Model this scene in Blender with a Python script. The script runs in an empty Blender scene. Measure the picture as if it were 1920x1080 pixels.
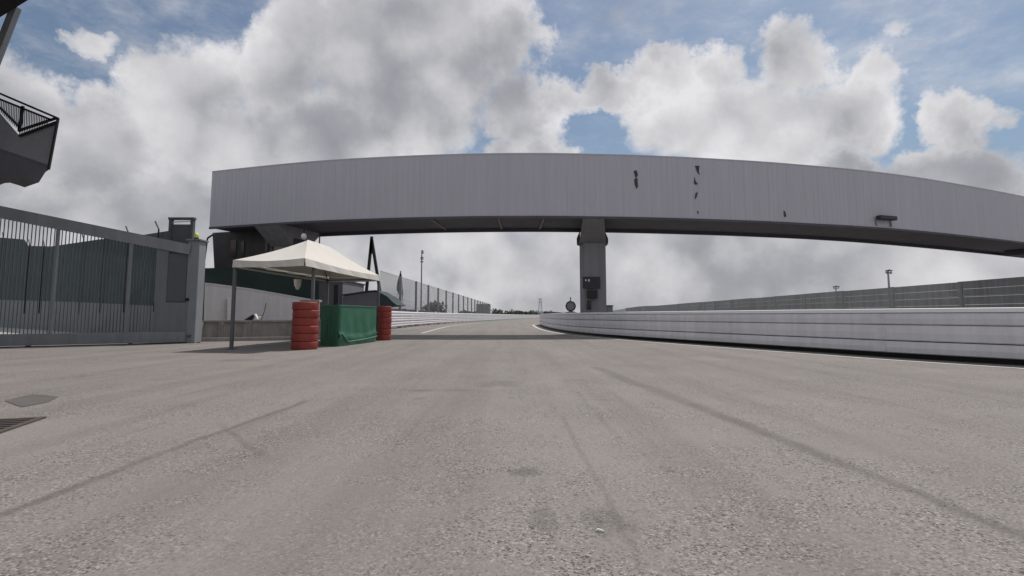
import bpy, bmesh, math, random
from mathutils import Vector, Matrix
R = math.radians
random.seed(7)
sc = bpy.context.scene
col = sc.collection

# ------------------------------------------------------------------ camera
FPX, PITCH, HOR, CAMZ = 960.0, R(5), 592.0, 0.85
cam = bpy.data.cameras.new('camera'); camo = bpy.data.objects.new('camera', cam); col.objects.link(camo)
camo.location = (0, 0, CAMZ); camo.rotation_euler = (R(90) + PITCH, 0, 0)
cam.sensor_width = 36; cam.lens = 36 * FPX / 1920
PY0 = HOR - FPX * math.tan(PITCH)
cam.shift_y = (PY0 - 540) / 1920
cam.clip_start = 0.05; cam.clip_end = 6000
sc.camera = camo
# ------------------------------------------------------------------ colour management
vs = sc.view_settings
vs.view_transform = 'Standard'; vs.look = 'None'; vs.gamma = 1; vs.exposure = 0.25
# ------------------------------------------------------------------ sun
SUN = Vector((0.35, 0.45, 1.0)).normalized()
sl = bpy.data.lights.new('sun', 'SUN'); sl.energy = 2.9; sl.angle = R(0.6); sl.color = (1, .955, .90)
so = bpy.data.objects.new('sun', sl); col.objects.link(so); so.location = (20, 30, 60)
so.rotation_euler = SUN.to_track_quat('Z', 'Y').to_euler()
# ------------------------------------------------------------------ world: sky with broken cumulus
W = bpy.data.worlds.new('World'); sc.world = W; W.use_nodes = True
W.cycles.sampling_method = 'MANUAL'; W.cycles.sample_map_resolution = 256
nt = W.node_tree; nt.nodes.clear()
class NG:
    def __init__(s, nt): s.nt = nt
    def n(s, t, **k):
        x = s.nt.nodes.new(t)
        for a, b in k.items(): setattr(x, a, b)
        return x
    def put(s, sock, v):
        if isinstance(v, bpy.types.NodeSocket): s.nt.links.new(v, sock)
        else: sock.default_value = v
    def m(s, op, a, b=0.0, c=0.0, clamp=False):
        x = s.n('ShaderNodeMath', operation=op, use_clamp=clamp)
        s.put(x.inputs[0], a); s.put(x.inputs[1], b); s.put(x.inputs[2], c)
        return x.outputs[0]
    def vm(s, op, a, b=(0, 0, 0)):
        x = s.n('ShaderNodeVectorMath', operation=op); s.put(x.inputs[0], a); s.put(x.inputs[1], b)
        return x.outputs[0]
    def noise(s, vec, scale, detail=4, rough=.5, dist=0.0, lac=2.0):
        x = s.n('ShaderNodeTexNoise'); s.put(x.inputs['Vector'], vec); x.inputs['Scale'].default_value = scale
        x.inputs['Detail'].default_value = detail; x.inputs['Roughness'].default_value = rough
        x.inputs['Distortion'].default_value = dist; x.inputs['Lacunarity'].default_value = lac
        return x.outputs['Fac']
    def rng(s, v, a, b, c=0.0, d=1.0, smooth=True):
        x = s.n('ShaderNodeMapRange', interpolation_type='SMOOTHSTEP' if smooth else 'LINEAR')
        s.put(x.inputs[0], v)
        for i, q in zip((1, 2, 3, 4), (a, b, c, d)): s.put(x.inputs[i], q)
        return x.outputs[0]
    def mix(s, f, a, b, mode='MIX'):
        x = s.n('ShaderNodeMix', data_type='RGBA', blend_type=mode)
        s.put(x.inputs[0], f)
        for i, v in ((6, a), (7, b)):
            if isinstance(v, (tuple, list)): v = tuple(v[:3]) + (1,)
            s.put(x.inputs[i], v)
        return x.outputs[2]
g = NG(nt)
tc = g.n('ShaderNodeTexCoord'); D = g.vm('NORMALIZE', tc.outputs['Generated'])
sep = g.n('ShaderNodeSeparateXYZ'); nt.links.new(D, sep.inputs[0])
dx, dy, dz = sep.outputs
yy = g.m('MAXIMUM', dy, .12)
def wcol(vec, scale, detail, amp, rough=.55):
    w = g.n('ShaderNodeTexNoise'); nt.links.new(vec, w.inputs['Vector']); w.inputs['Scale'].default_value = scale
    w.inputs['Detail'].default_value = detail; w.inputs['Roughness'].default_value = rough
    q = g.vm('SCALE', g.vm('SUBTRACT', w.outputs['Color'], (.5, .5, .5))); q.node.inputs['Scale'].default_value = amp; return q
U0 = g.m('DIVIDE', dx, yy); V0 = g.m('DIVIDE', dz, yy)
cmb = g.n('ShaderNodeCombineXYZ'); nt.links.new(U0, cmb.inputs[0]); nt.links.new(V0, cmb.inputs[1])
UVw = g.vm('ADD', cmb.outputs[0], wcol(D, 7.5, 7, .20, .66))
sp2 = g.n('ShaderNodeSeparateXYZ'); nt.links.new(UVw, sp2.inputs[0]); U, V = sp2.outputs[0], sp2.outputs[1]
def ell(px, py, rx, ry):
    m_ = g.n('ShaderNodeVectorMath', operation='MULTIPLY_ADD'); nt.links.new(UVw, m_.inputs[0])
    u, v = (px - 960) / FPX, (HOR - py) / FPX; a, b = FPX / rx, FPX / ry
    m_.inputs[1].default_value = (a, b, 0); m_.inputs[2].default_value = (-u * a, -v * b, 0)
    d = g.n('ShaderNodeVectorMath', operation='DOT_PRODUCT'); nt.links.new(m_.outputs[0], d.inputs[0]); nt.links.new(m_.outputs[0], d.inputs[1])
    return d.outputs['Value']          # squared normalised distance
def union(lst):
    t = None
    for e_ in lst:
        kk = min(1.0, (e_[2] + e_[3]) / 170); q = g.m('MULTIPLY', g.m('SUBTRACT', 1.0, ell(*e_)), kk); t = q if t is None else g.m('MAXIMUM', t, q)
    return g.m('MAXIMUM', t, -1.5)
def blobs(lst):
    t = None
    for px, py, rx, ry, w in lst:
        q = g.m('MULTIPLY', g.m('POWER', 2.718, g.m('MULTIPLY', ell(px, py, rx, ry), -1.0)), w)
        t = q if t is None else g.m('ADD', t, q)
    return t
lob = union([(-40, 260, 190, 150), (150, 270, 160, 120), (330, 180, 140, 130), (250, 130, 60, 55), (500, 110, 120, 110), (560, 40, 120, 110), (760, 80, 250, 240), (950, 60, 85, 100), (980, 200, 85, 95),
             (140, 80, 66, 30), (108, 66, 30, 24), (1160, 145, 105, 50), (1270, 112, 70, 50), (1365, 115, 70, 55), (1525, 100, 85, 78), (1610, 200, 110, 100), (1660, 115, 52, 55), (1400, 220, 240, 125), (1060, 160, 60, 40),
             (1830, 215, 58, 70), (1790, 195, 26, 42), (1870, 200, 50, 26), (1705, 30, 26, 30), (1000, 300, 110, 50), (430, 260, 220, 110), (600, 240, 200, 110), (1800, 345, 230, 75), (1620, 330, 160, 50)])
low = g.m('ADD', g.rng(V, .38, .24, -1.2, .75, smooth=False), g.m('MULTIPLY', blobs([(1130, 245, 85, 60, 1.6), (1740, 215, 50, 110, .9), (1090, 285, 60, 30, .3)]), -1.0))
lob = g.m('SUBTRACT', g.m('MAXIMUM', lob, low), blobs([(1120, 235, 62, 36, 1.1), (70, 105, 60, 30, .5)]))
front = g.rng(dy, .05, .3)
n1 = g.noise(D, 5.5, 9, .6); nb = g.noise(g.vm('ADD', D, (5.2, 1.3, 2.2)), 3.0, 4, .5)
F = g.m('ADD', g.m('MULTIPLY', lob, front), g.m('MULTIPLY', g.m('SUBTRACT', 1.0, front), g.m('MULTIPLY', g.m('SUBTRACT', nb, .42), 6)))
F = g.m('ADD', F, g.m('MULTIPLY', g.m('SUBTRACT', n1, .5), 2.7))
veil = g.m('MULTIPLY', g.rng(g.noise(g.vm('MULTIPLY', D, (1, 1, 2.2)), 4.0, 7, .66), .42, .75), .55)
dens = g.m('MAXIMUM', g.m('MULTIPLY', g.rng(F, -.30, .50), .98), g.m('ADD', veil, .06))
thick = g.rng(F, .2, 1.5)
rel = g.m('MULTIPLY', g.m('SUBTRACT', n1, g.noise(g.vm('ADD', D, (.012, .0, .032)), 5.5, 5, .5)), .8)
# billows: creased cells at two sizes on warped directions
Db = g.vm('ADD', D, wcol(D, 14, 4, .05))
bil = None
for sc_, wt in ((6.0, .6), (15, .4)):
    vo = g.n('ShaderNodeTexVoronoi', feature='SMOOTH_F1'); nt.links.new(Db, vo.inputs['Vector']); vo.inputs['Scale'].default_value = sc_; vo.inputs['Smoothness'].default_value = .5
    q = g.m('MULTIPLY', g.m('MULTIPLY', vo.outputs['Distance'], vo.outputs['Distance']), wt); bil = q if bil is None else g.m('ADD', bil, q)
vfar = g.rng(V0, .02, .34)
bright = g.m('ADD', 1.33, g.m('ADD', g.m('MULTIPLY', thick, -.10), g.m('MULTIPLY', g.m('MULTIPLY', g.rng(lob, .0, .9), front), -.24)))
bright = g.m('ADD', bright, g.m('MULTIPLY', bil, -.95))
bright = g.m('ADD', bright, g.m('MULTIPLY', g.m('SUBTRACT', n1, .5), .30))
bright = g.m('ADD', bright, g.m('ADD', rel, g.m('MULTIPLY', g.m('SUBTRACT', nb, .5), .65)))
bright = g.m('ADD', bright, blobs([(900, 130, 110, 60, -.20), (700, 60, 150, 80, .10), (1560, 190, 90, 60, -.18), (1300, 160, 160, 60, .12), (120, 300, 220, 60, -.12), (520, 230, 260, 50, -.10), (1480, 270, 120, 40, .06),
                                   (1500, 490, 200, 35, -.14), (700, 500, 200, 50, .12), (1250, 470, 140, 50, .08), (900, 575, 500, 22, -.08), (430, 110, 90, 50, .05)]))
bright = g.m('SUBTRACT', bright, g.rng(V0, .30, .10, 0, .06))
bright = g.rng(bright, .05, 1.22, 0, 1, smooth=False)
ramp = g.n('ShaderNodeValToRGB'); nt.links.new(bright, ramp.inputs[0])
e = ramp.color_ramp.elements
CB = 6.7
e[0].position = 0; e[0].color = (.24, .245, .275, 1); e[1].position = 1; e[1].color = (1.0, .985, 1.0, 1)
e2 = ramp.color_ramp.elements.new(.46); e2.color = (.47, .475, .515, 1)
cc = g.vm('SCALE', ramp.outputs[0]); cc.node.inputs['Scale'].default_value = CB
sky = g.n('ShaderNodeTexSky', sky_type='NISHITA'); sky.sun_disc = False
sky.sun_elevation = math.asin(SUN.z); sky.sun_rotation = math.atan2(SUN.x, SUN.y)
sky.air_density = 1.2; sky.dust_density = 1.6; sky.ozone_density = 1.6
skyc = g.vm('MULTIPLY', sky.outputs[0], (.50, .56, .60))
fin = g.mix(dens, skyc, cc)
bg = g.n('ShaderNodeBackground'); nt.links.new(fin, bg.inputs[0]); bg.inputs[1].default_value = .10
out = g.n('ShaderNodeOutputWorld'); nt.links.new(bg.outputs[0], out.inputs[0])

# ------------------------------------------------------------------ pixel helpers (photo pixels -> metres)
def ray(px, py):
    xc, yc = (px - 960) / FPX, (PY0 - py) / FPX
    return Vector((xc, math.cos(PITCH) - yc * math.sin(PITCH), math.sin(PITCH) + yc * math.cos(PITCH)))
def at(px, py, Y):
    r = ray(px, py); t = Y / r.y
    return Vector((r.x * t, Y, CAMZ + r.z * t))
def atz(px, py, z):
    r = ray(px, py); t = (z - CAMZ) / r.z
    return Vector((r.x * t, r.y * t, z))
def G(px, py): return atz(px, py, 0)
def V3(p, z): return Vector((p[0], p[1], z))

# ------------------------------------------------------------------ materials
MATS = {}
def mat(name, c, rough=.7, metal=0.0, var=.12, scale=3.0, bump=.0, bscale=40, streak=0.0, spec=.4, var2=None):
    m = bpy.data.materials.new(name); m.use_nodes = True; n = m.node_tree; n.nodes.clear(); h = NG(n)
    b = h.n('ShaderNodeBsdfPrincipled'); o = h.n('ShaderNodeOutputMaterial'); n.links.new(b.outputs[0], o.inputs[0])
    t = h.n('ShaderNodeTexCoord').outputs['Object']
    a = h.noise(t, scale, 6, .6); f = h.noise(t, scale * 9, 4, .6)
    s = h.m('ADD', h.m('MULTIPLY', a, .7), h.m('MULTIPLY', f, .3))
    k = h.rng(s, .3, .7, 1 - var, 1 + var, smooth=False)
    if streak:
        sv = h.vm('MULTIPLY', t, (1, 1, .06)); st = h.noise(sv, 4.5, 5, .65)
        k = h.m('MULTIPLY', k, h.rng(st, .35, .7, 1 - streak, 1.0))
    cl = h.mix(1.0, c, (1, 1, 1), 'MULTIPLY'); vv = h.n('ShaderNodeVectorMath', operation='SCALE')
    n.links.new(cl, vv.inputs[0]); n.links.new(k, vv.inputs['Scale'])
    n.links.new(vv.outputs[0], b.inputs['Base Color'])
    b.inputs['Metallic'].default_value = metal; b.inputs['Specular IOR Level'].default_value = spec
    h.put(b.inputs['Roughness'], h.rng(f, .3, .7, max(.05, rough - .08), min(1, rough + .08)))
    if bump:
        bn = h.n('ShaderNodeBump'); bn.inputs['Strength'].default_value = bump; bn.inputs['Distance'].default_value = .01
        n.links.new(h.noise(t, bscale, 4, .6), bn.inputs['Height']); n.links.new(bn.outputs[0], b.inputs['Normal'])
    MATS[name] = m; return m
M = {}
M['clad'] = mat('painted_cladding', (.43, .425, .478), .55, 0, .03, .3, streak=.07)
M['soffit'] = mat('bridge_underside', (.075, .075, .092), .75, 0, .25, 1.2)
M['soffit_rib'] = mat('underside_rib', (.22, .21, .21), .7)
M['concrete'] = mat('concrete', (.30, .285, .275), .85, 0, .16, 1.5, .3, 60, streak=.18)
M['pier'] = mat('pier_concrete', (.25, .25, .265), .85, 0, .10, 1.2, .2, 60, streak=.15)
M['lowwall'] = mat('low_wall_concrete', (.33, .31, .29), .9, 0, .25, 2, .4, 40, streak=.3)
M['whitewall'] = mat('whitewashed_wall', (.68, .65, .645), .85, 0, .10, .9, .2, 30, streak=.12)
M['dark_brown'] = mat('dark_tower_cladding', (.045, .042, .045), .6, 0, .35, 1.5, streak=.2)
M['brown_glass'] = mat('tinted_glass', (.06, .035, .03), .2, 0, .4, 3)
M['rail_white'] = mat('white_painted_rail', (.72, .70, .72), .5, 0, .08, 1.2, streak=.1)
M['rail_grey'] = mat('grey_painted_rail', (.68, .67, .70), .5, 0, .07, .8, streak=.12)
M['rail_top'] = mat('galvanised_top_rail', (.80, .80, .80), .45, 0, .05)
M['galv'] = mat('galvanised_steel', (.28, .29, .31), .5, .3, .12, 3)
M['gate'] = mat('gate_grey_paint', (.20, .215, .235), .55, 0, .12, 1.5, streak=.15)
M['bars'] = mat('gate_bar_paint', (.085, .095, .10))
M['gatedark'] = mat('gate_dark_paint', (.08, .086, .094), .6, 0, .15, 1.5)
M['plate'] = mat('gate_plate', (.14, .155, .17), .5, 0, .12, 1.2, streak=.15)
M['post'] = mat('light_grey_post', (.23, .243, .265), .6, 0, .1, 2)
M['green_screen'] = mat('dark_green_screen', (.042, .062, .066), .9, 0, .3, 1.2, .2, 20)
M['green_wall'] = mat('dark_green_wall', (.02, .034, .03), .9, 0, .3, 1.0)
M['greywall'] = mat('grey_wall', (.19, .205, .21), .85, 0, .12, 1.3, .2, 40, streak=.2)
M['black'] = mat('black_metal', (.014, .014, .016), .5, .0, .3, 4)
M['canvas'] = mat('cream_canvas', (.57, .545, .50), .85, 0, .05, 2.5, .4, 5)
M['tentpole'] = mat('tent_pole_steel', (.13, .13, .135), .5, .4, .15, 5)
M['red'] = mat('red_painted_rubber', (.23, .036, .027), .6, 0, .16, 4, .2, 30)
M['green'] = mat('green_tarpaulin', (.024, .122, .070), .42, 0, .14, 3, .15, 14)
M['stairdark'] = mat('stair_panel_grey', (.20, .205, .225), .7, 0, .15, 1.5)
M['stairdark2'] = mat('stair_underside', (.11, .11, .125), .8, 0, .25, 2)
M['roofblack'] = mat('dark_roof', (.012, .011, .013), .9)
M['fence'] = mat('grey_panel_fence', (.30, .305, .30), .8, 0, .18, .35, .1, 30, streak=.25)
M['fence_rail'] = mat('fence_rail', (.40, .40, .37), .6)
M['cabin'] = mat('cabin_grey', (.17, .17, .19), .7)
M['white'] = mat('white_paint', (.72, .70, .66), .6, 0, .08, 3)
M['signdark'] = mat('sign_dark', (.04, .035, .042), .6, 0, .2, 6)
M['mirror'] = mat('sign_face_grey', (.22, .22, .23), .5, 0, .25, 6)
M['yellow'] = mat('beacon_plastic', (.65, .68, .12), .35, 0, .05)
M['carwhite'] = mat('car_paint_white', (.62, .62, .63), .3, 0, .04)
M['carred'] = mat('car_paint_red', (.30, .04, .05), .3, 0, .04)
M['cargrey'] = mat('car_paint_silver', (.33, .34, .37), .3, .2, .04)
M['glass'] = mat('car_glass', (.02, .025, .03), .1, 0, .1)
M['rubber'] = mat('rubber', (.02, .02, .02), .9)
M['rim'] = mat('rim_metal', (.4, .4, .42), .4, .6)
M['rust'] = mat('rusty_steel', (.07, .058, .052), .8, 0, .3, 8)
M['paintline'] = mat('worn_white_line', (.56, .54, .52), .75, 0, .16, 5)
M['greenpaint'] = mat('green_painted_strip', (.12, .21, .14), .8, 0, .2, 1)
M['hill'] = mat('distant_hill', (.085, .10, .115), 1, 0, .15, .02)
M['leaf'] = mat('foliage', (.045, .06, .035), .8, 0, .35, .7)
M['trunk'] = mat('bark', (.09, .07, .05), .9)
M['lamp'] = mat('lamp_housing', (.10, .10, .11), .5)
M['building'] = mat('building_render', (.20, .20, .20), .9, 0, .1, .8)
M['dirt'] = mat('dark_patch', (.105, .095, .090), .95, 0, .25, 5, .4, 60)

def mesh_wire():
    m = bpy.data.materials.new('wire_mesh'); m.use_nodes = True; n = m.node_tree; n.nodes.clear(); h = NG(n)
    b = h.n('ShaderNodeBsdfPrincipled'); o = h.n('ShaderNodeOutputMaterial')
    b.inputs['Base Color'].default_value = (.09, .095, .10, 1); b.inputs['Roughness'].default_value = .6
    tr = h.n('ShaderNodeBsdfTransparent'); mx = h.n('ShaderNodeMixShader')
    t = h.n('ShaderNodeTexCoord').outputs['Object']; sp = h.n('ShaderNodeSeparateXYZ'); n.links.new(t, sp.inputs[0])
    L = .11
    def tri(v):
        w = h.m('FRACT', h.m('DIVIDE', v, L)); return h.m('LESS_THAN', h.m('ABSOLUTE', h.m('SUBTRACT', w, .5)), .13)
    a = h.m('ADD', sp.outputs[1], sp.outputs[2]); b2 = h.m('SUBTRACT', sp.outputs[1], sp.outputs[2])
    f = h.m('MAXIMUM', tri(a), tri(b2))
    n.links.new(f, mx.inputs[0]); n.links.new(tr.outputs[0], mx.inputs[1]); n.links.new(b.outputs[0], mx.inputs[2]); n.links.new(mx.outputs[0], o.inputs[0])
    return m
M['wire'] = mesh_wire()

# ------------------------------------------------------------------ mesh builder
class MB:
    def __init__(s): s.bm = bmesh.new()
    def face(s, pts):
        vs_ = [s.bm.verts.new(p) for p in pts]
        try: return s.bm.faces.new(vs_)
        except ValueError: return None
    def box(s, c, d, rz=0, bev=0.0, rx=0, ry=0):
        r = bmesh.ops.create_cube(s.bm, size=1); v = r['verts']
        bmesh.ops.scale(s.bm, vec=d, verts=v)
        if bev:
            es = list({e for q in v for e in q.link_edges})
            rr = bmesh.ops.bevel(s.bm, geom=es, offset=bev, segments=2, affect='EDGES', profile=.5)
            v = list({q for f in rr['faces'] for q in f.verts} | {q for q in v if q.is_valid})
        mt = Matrix.Translation(Vector(c)) @ Matrix.Rotation(rz, 4, 'Z') @ Matrix.Rotation(ry, 4, 'Y') @ Matrix.Rotation(rx, 4, 'X')
        bmesh.ops.transform(s.bm, matrix=mt, verts=v); return s
    def bar(s, a, b, w, h=None, up=Vector((0, 0, 1))):
        a, b = Vector(a), Vector(b); h = w if h is None else h; d = (b - a); L = d.length; d.normalize()
        u = Vector(up)
        if abs(d.dot(u)) > .98: u = Vector((0, 1, 0))
        x = d.cross(u).normalized(); z = x.cross(d)
        q = [a + x * sx * w / 2 + z * sz * h / 2 + d * L * k for k in (0, 1) for sx, sz in ((-1, -1), (1, -1), (1, 1), (-1, 1))]
        vv = [s.bm.verts.new(p) for p in q]
        for f in ((3, 2, 1, 0), (4, 5, 6, 7), (0, 1, 5, 4), (1, 2, 6, 5), (2, 3, 7, 6), (3, 0, 4, 7)): s.bm.faces.new([vv[i] for i in f])
        return s
    def tube(s, pts, r, n=10, cap=True):
        pts = [Vector(p) for p in pts]; rings = []
        rs = r if isinstance(r, (list, tuple)) else [r] * len(pts)
        for i, p in enumerate(pts):
            d = (pts[min(i + 1, len(pts) - 1)] - pts[max(i - 1, 0)]).normalized()
            u = Vector((0, 0, 1)) if abs(d.z) < .95 else Vector((0, 1, 0))
            x = d.cross(u).normalized(); y = x.cross(d)
            rings.append([s.bm.verts.new(p + (x * math.cos(2 * math.pi * k / n) + y * math.sin(2 * math.pi * k / n)) * rs[i]) for k in range(n)])
        for a, b in zip(rings, rings[1:]):
            for k in range(n): s.bm.faces.new((a[k], a[(k + 1) % n], b[(k + 1) % n], b[k]))
        if cap: s.bm.faces.new(rings[0][::-1]); s.bm.faces.new(rings[-1])
        return s
    def prism(s, poly, a, b):      # poly: list of 3D points; extruded by vector a -> b offset
        off = Vector(b) - Vector(a); p0 = [Vector(p) + Vector(a) for p in poly]; p1 = [p + off for p in p0]
        v0 = [s.bm.verts.new(p) for p in p0]; v1 = [s.bm.verts.new(p) for p in p1]; n = len(poly)
        s.bm.faces.new(v0[::-1]); s.bm.faces.new(v1)
        for i in range(n): s.bm.faces.new((v0[i], v0[(i + 1) % n], v1[(i + 1) % n], v1[i]))
        return s
    def sweep(s, path, prof, closed=True, caps=True):   # path 2D pts (x,y), prof (offset to the right of travel, z)
        P_ = [Vector((p[0], p[1], 0)) for p in path]; rings = []
        for i, p in enumerate(P_):
            a = P_[max(i - 1, 0)]; b = P_[min(i + 1, len(P_) - 1)]; d = (b - a).normalized(); nrm = Vector((d.y, -d.x, 0))
            k = 1.0
            rings.append([s.bm.verts.new(p + nrm * o * k + Vector((0, 0, z))) for o, z in prof])
        m = len(prof)
        for a, b in zip(rings, rings[1:]):
            for k in range(m if closed else m - 1): s.bm.faces.new((a[k], a[(k + 1) % m], b[(k + 1) % m], b[k]))
        if closed and caps: s.bm.faces.new(rings[0][::-1]); s.bm.faces.new(rings[-1])
        return s
    def ico(s, c, r, sub=2, sc_=(1, 1, 1)):
        q = bmesh.ops.create_icosphere(s.bm, subdivisions=sub, radius=r)
        bmesh.ops.transform(s.bm, matrix=Matrix.Translation(Vector(c)) @ Matrix.Diagonal((*sc_, 1)), verts=q['verts']); return s
    def build(s, name, m, parent=None, smooth=False, label=None):
        bmesh.ops.recalc_face_normals(s.bm, faces=s.bm.faces[:])
        me = bpy.data.meshes.new(name); s.bm.to_mesh(me); s.bm.free()
        me.materials.append(m)
        if smooth:
            for p in me.polygons: p.use_smooth = True
        o = bpy.data.objects.new(name, me); col.objects.link(o)
        if parent:
            o.parent = parent; bpy.context.view_layer.update() if False else None
            o.matrix_parent_inverse = parent_inv(parent)
        if label: o['label'] = label
        return o
def wmat(o):
    l = Matrix.LocRotScale(o.location, o.rotation_euler, o.scale)
    return wmat(o.parent) @ o.matrix_parent_inverse @ l if o.parent else l
def parent_inv(p): return wmat(p).inverted()
def tag(o, label=None, cat=None, group=None, kind=None):
    if label: o['label'] = label
    if cat: o['category'] = cat
    if group: o['group'] = group
    if kind: o['kind'] = kind
    return o
def thing(name, loc, label, cat, group=None, rz=0):
    o = bpy.data.objects.new(name, None); col.objects.link(o); o.location = loc; o.rotation_euler.z = rz
    o.empty_display_size = .3
    return tag(o, label, cat, group)
def copy_tree(o, parent=None):
    c = o.copy(); col.objects.link(c)
    if parent: c.parent = parent
    for ch in [x for x in bpy.data.objects if x.parent == o and x.name in col.objects]: copy_tree(ch, c)
    return c
def lerp(a, b, t): return a + (b - a) * t
def catmull(pts, n=8):
    P_ = [Vector(p) for p in pts]; out_ = []
    for i in range(len(P_) - 1):
        p0 = P_[max(i - 1, 0)]; p1 = P_[i]; p2 = P_[i + 1]; p3 = P_[min(i + 2, len(P_) - 1)]
        for k in range(n):
            t = k / n
            out_.append(.5 * ((2 * p1) + (p2 - p0) * t + (2 * p0 - 5 * p1 + 4 * p2 - p3) * t * t + (3 * p1 - p0 - 3 * p2 + p3) * t ** 3))
    out_.append(P_[-1]); return out_

# ------------------------------------------------------------------ ground
def ground_material():
    m = bpy.data.materials.new('old_asphalt'); m.use_nodes = True; n = m.node_tree; n.nodes.clear(); h = NG(n)
    b = h.n('ShaderNodeBsdfPrincipled'); o = h.n('ShaderNodeOutputMaterial'); n.links.new(b.outputs[0], o.inputs[0])
    t = h.n('ShaderNodeTexCoord').outputs['Object']
    big = h.noise(t, .22, 5, .6); mid = h.noise(t, 1.3, 6, .65); fine = h.noise(t, 55, 3, .7)
    vo = h.n('ShaderNodeTexVoronoi'); n.links.new(t, vo.inputs['Vector']); vo.inputs['Scale'].default_value = 115
    st = h.n('ShaderNodeSeparateColor'); n.links.new(vo.outputs['Color'], st.inputs[0])
    stone = st.outputs[0]
    patch = h.noise(t, 3.2, 4, .6)
    grain = h.rng(h.noise(h.vm('ADD', t, (3.1, 7.7, 0)), .75, 5, .65), .34, .60, .32, 1.0)
    lane = h.noise(h.vm('MULTIPLY', t, (1.5, .07, 1)), 1.0, 4, .6)      # worn wheel lanes running up the road
    lane2 = h.noise(h.vm('MULTIPLY', h.vm('ADD', t, (9, 2, 0)), (6.5, .22, 1)), 1.0, 5, .65)
    chips = h.rng(stone, .80, .93); pits = h.rng(stone, .26, .10)
    base = h.mix(h.rng(big, .3, .7), (.218, .198, .183), (.253, .230, .212))
    base = h.mix(h.m('MULTIPLY', h.rng(mid, .35, .7), .35), base, (.185, .168, .156))
    base = h.mix(h.rng(lane, .42, .66, 0, .38), base, (.135, .116, .111))
    base = h.mix(h.rng(lane2, .56, .74, 0, .34), base, (.10, .088, .085))
    base = h.mix(h.rng(lane2, .46, .30, 0, .25), base, (.27, .24, .225))
    base = h.mix(h.m('MULTIPLY', chips, h.m('MULTIPLY', grain, h.rng(patch, .3, .6, .25, .8))), base, (.38, .355, .335))
    base = h.mix(h.m('MULTIPLY', pits, h.m('MULTIPLY', grain, h.rng(patch, .35, .62, .35, 1.0))), base, (.055, .05, .05))
    base = h.mix(h.rng(fine, .35, .75, 0, .35), base, (.13, .118, .11))
    sp = h.n('ShaderNodeSeparateXYZ'); n.links.new(t, sp.inputs[0]); X, Y, _ = sp.outputs
    wob = h.m('MULTIPLY', h.m('SUBTRACT', h.noise(t, 1.1, 4, .6), .5), .16)
    def seg(a, b_, w, s):       # dark joint between ground points a, b
        ax, ay = a[0], a[1]; ddx, ddy = b_[0] - ax, b_[1] - ay; L = math.hypot(ddx, ddy); ux, uy = ddx / L, ddy / L
        px = h.m('SUBTRACT', X, ax); py = h.m('SUBTRACT', Y, ay)
        al = h.m('ADD', h.m('MULTIPLY', px, ux), h.m('MULTIPLY', py, uy))
        pe = h.m('ADD', h.m('SUBTRACT', h.m('MULTIPLY', px, uy), h.m('MULTIPLY', py, ux)), wob)
        f = h.rng(h.m('ABSOLUTE', pe), w, w * .15)
        f = h.m('MULTIPLY', f, h.m('MULTIPLY', h.rng(al, -.35, .02), h.rng(al, L + .35, L - .02)))
        return h.m('MULTIPLY', f, s)
    tot = None
    brk = h.rng(h.noise(t, 2.5, 4, .7), .3, .6, .65, 1)
    for a, b_, w, s in ((G(-60, 990), G(300, 850), .06, .5), (G(300, 850), G(560, 757), .06, .5), (G(1120, 690), G(1300, 760), .16, .38), (G(1300, 760), G(1560, 860), .12, .5), (G(1560, 860), G(1940, 1012), .08, .45),
                       (G(1060, 790), G(1190, 1030), .03, .25), (G(420, 800), G(480, 850), .04, .3)):
        q = seg(a, b_, w, s); tot = q if tot is None else h.m('MAXIMUM', tot, q)
    base = h.mix(h.m('MULTIPLY', tot, brk), base, (.075, .066, .062))
    def spot(c, rx, ry, s):
        e_ = h.m('ADD', h.m('POWER', h.m('DIVIDE', h.m('SUBTRACT', X, c[0]), rx), 2), h.m('POWER', h.m('DIVIDE', h.m('SUBTRACT', Y, c[1]), ry), 2))
        return h.m('MULTIPLY', h.rng(e_, 1.0, .1), s)
    sp_ = None
    for c, rx, ry, s in ((G(935, 720), .35, .5, .35), (G(830, 732), .55, .12, .4), (G(985, 885), .12, .10, .5), (G(1150, 980), .16, .22, .4), (G(1120, 750), .22, .06, .45), (G(450, 675), .5, .3, .35), (G(1090, 715), .3, .3, .2), (G(160, 705), .1, .15, .4), (G(310, 712), .25, .15, .3), (G(1020, 975), .07, .2, .35), (G(785, 747), .1, .1, .5)):
        q = spot(c, rx, ry, s); sp_ = q if sp_ is None else h.m('MAXIMUM', sp_, q)
    base = h.mix(h.m('MULTIPLY', sp_, h.rng(patch, .3, .55)), base, (.085, .077, .073))
    n.links.new(base, b.inputs['Base Color']); b.inputs['Roughness'].default_value = .88; b.inputs['Specular IOR Level'].default_value = .25
    bn = h.n('ShaderNodeBump'); h.put(bn.inputs['Strength'], h.m('MULTIPLY', grain, .6)); bn.inputs['Distance'].default_value = .006
    n.links.new(h.m('ADD', stone, fine), bn.inputs['Height']); n.links.new(bn.outputs[0], b.inputs['Normal'])
    return m
mb = MB(); mb.face([(-1500, -60, 0), (1500, -60, 0), (1500, 3000, 0), (-1500, 3000, 0)])
tag(mb.build('ground', ground_material()), kind='structure')

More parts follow.
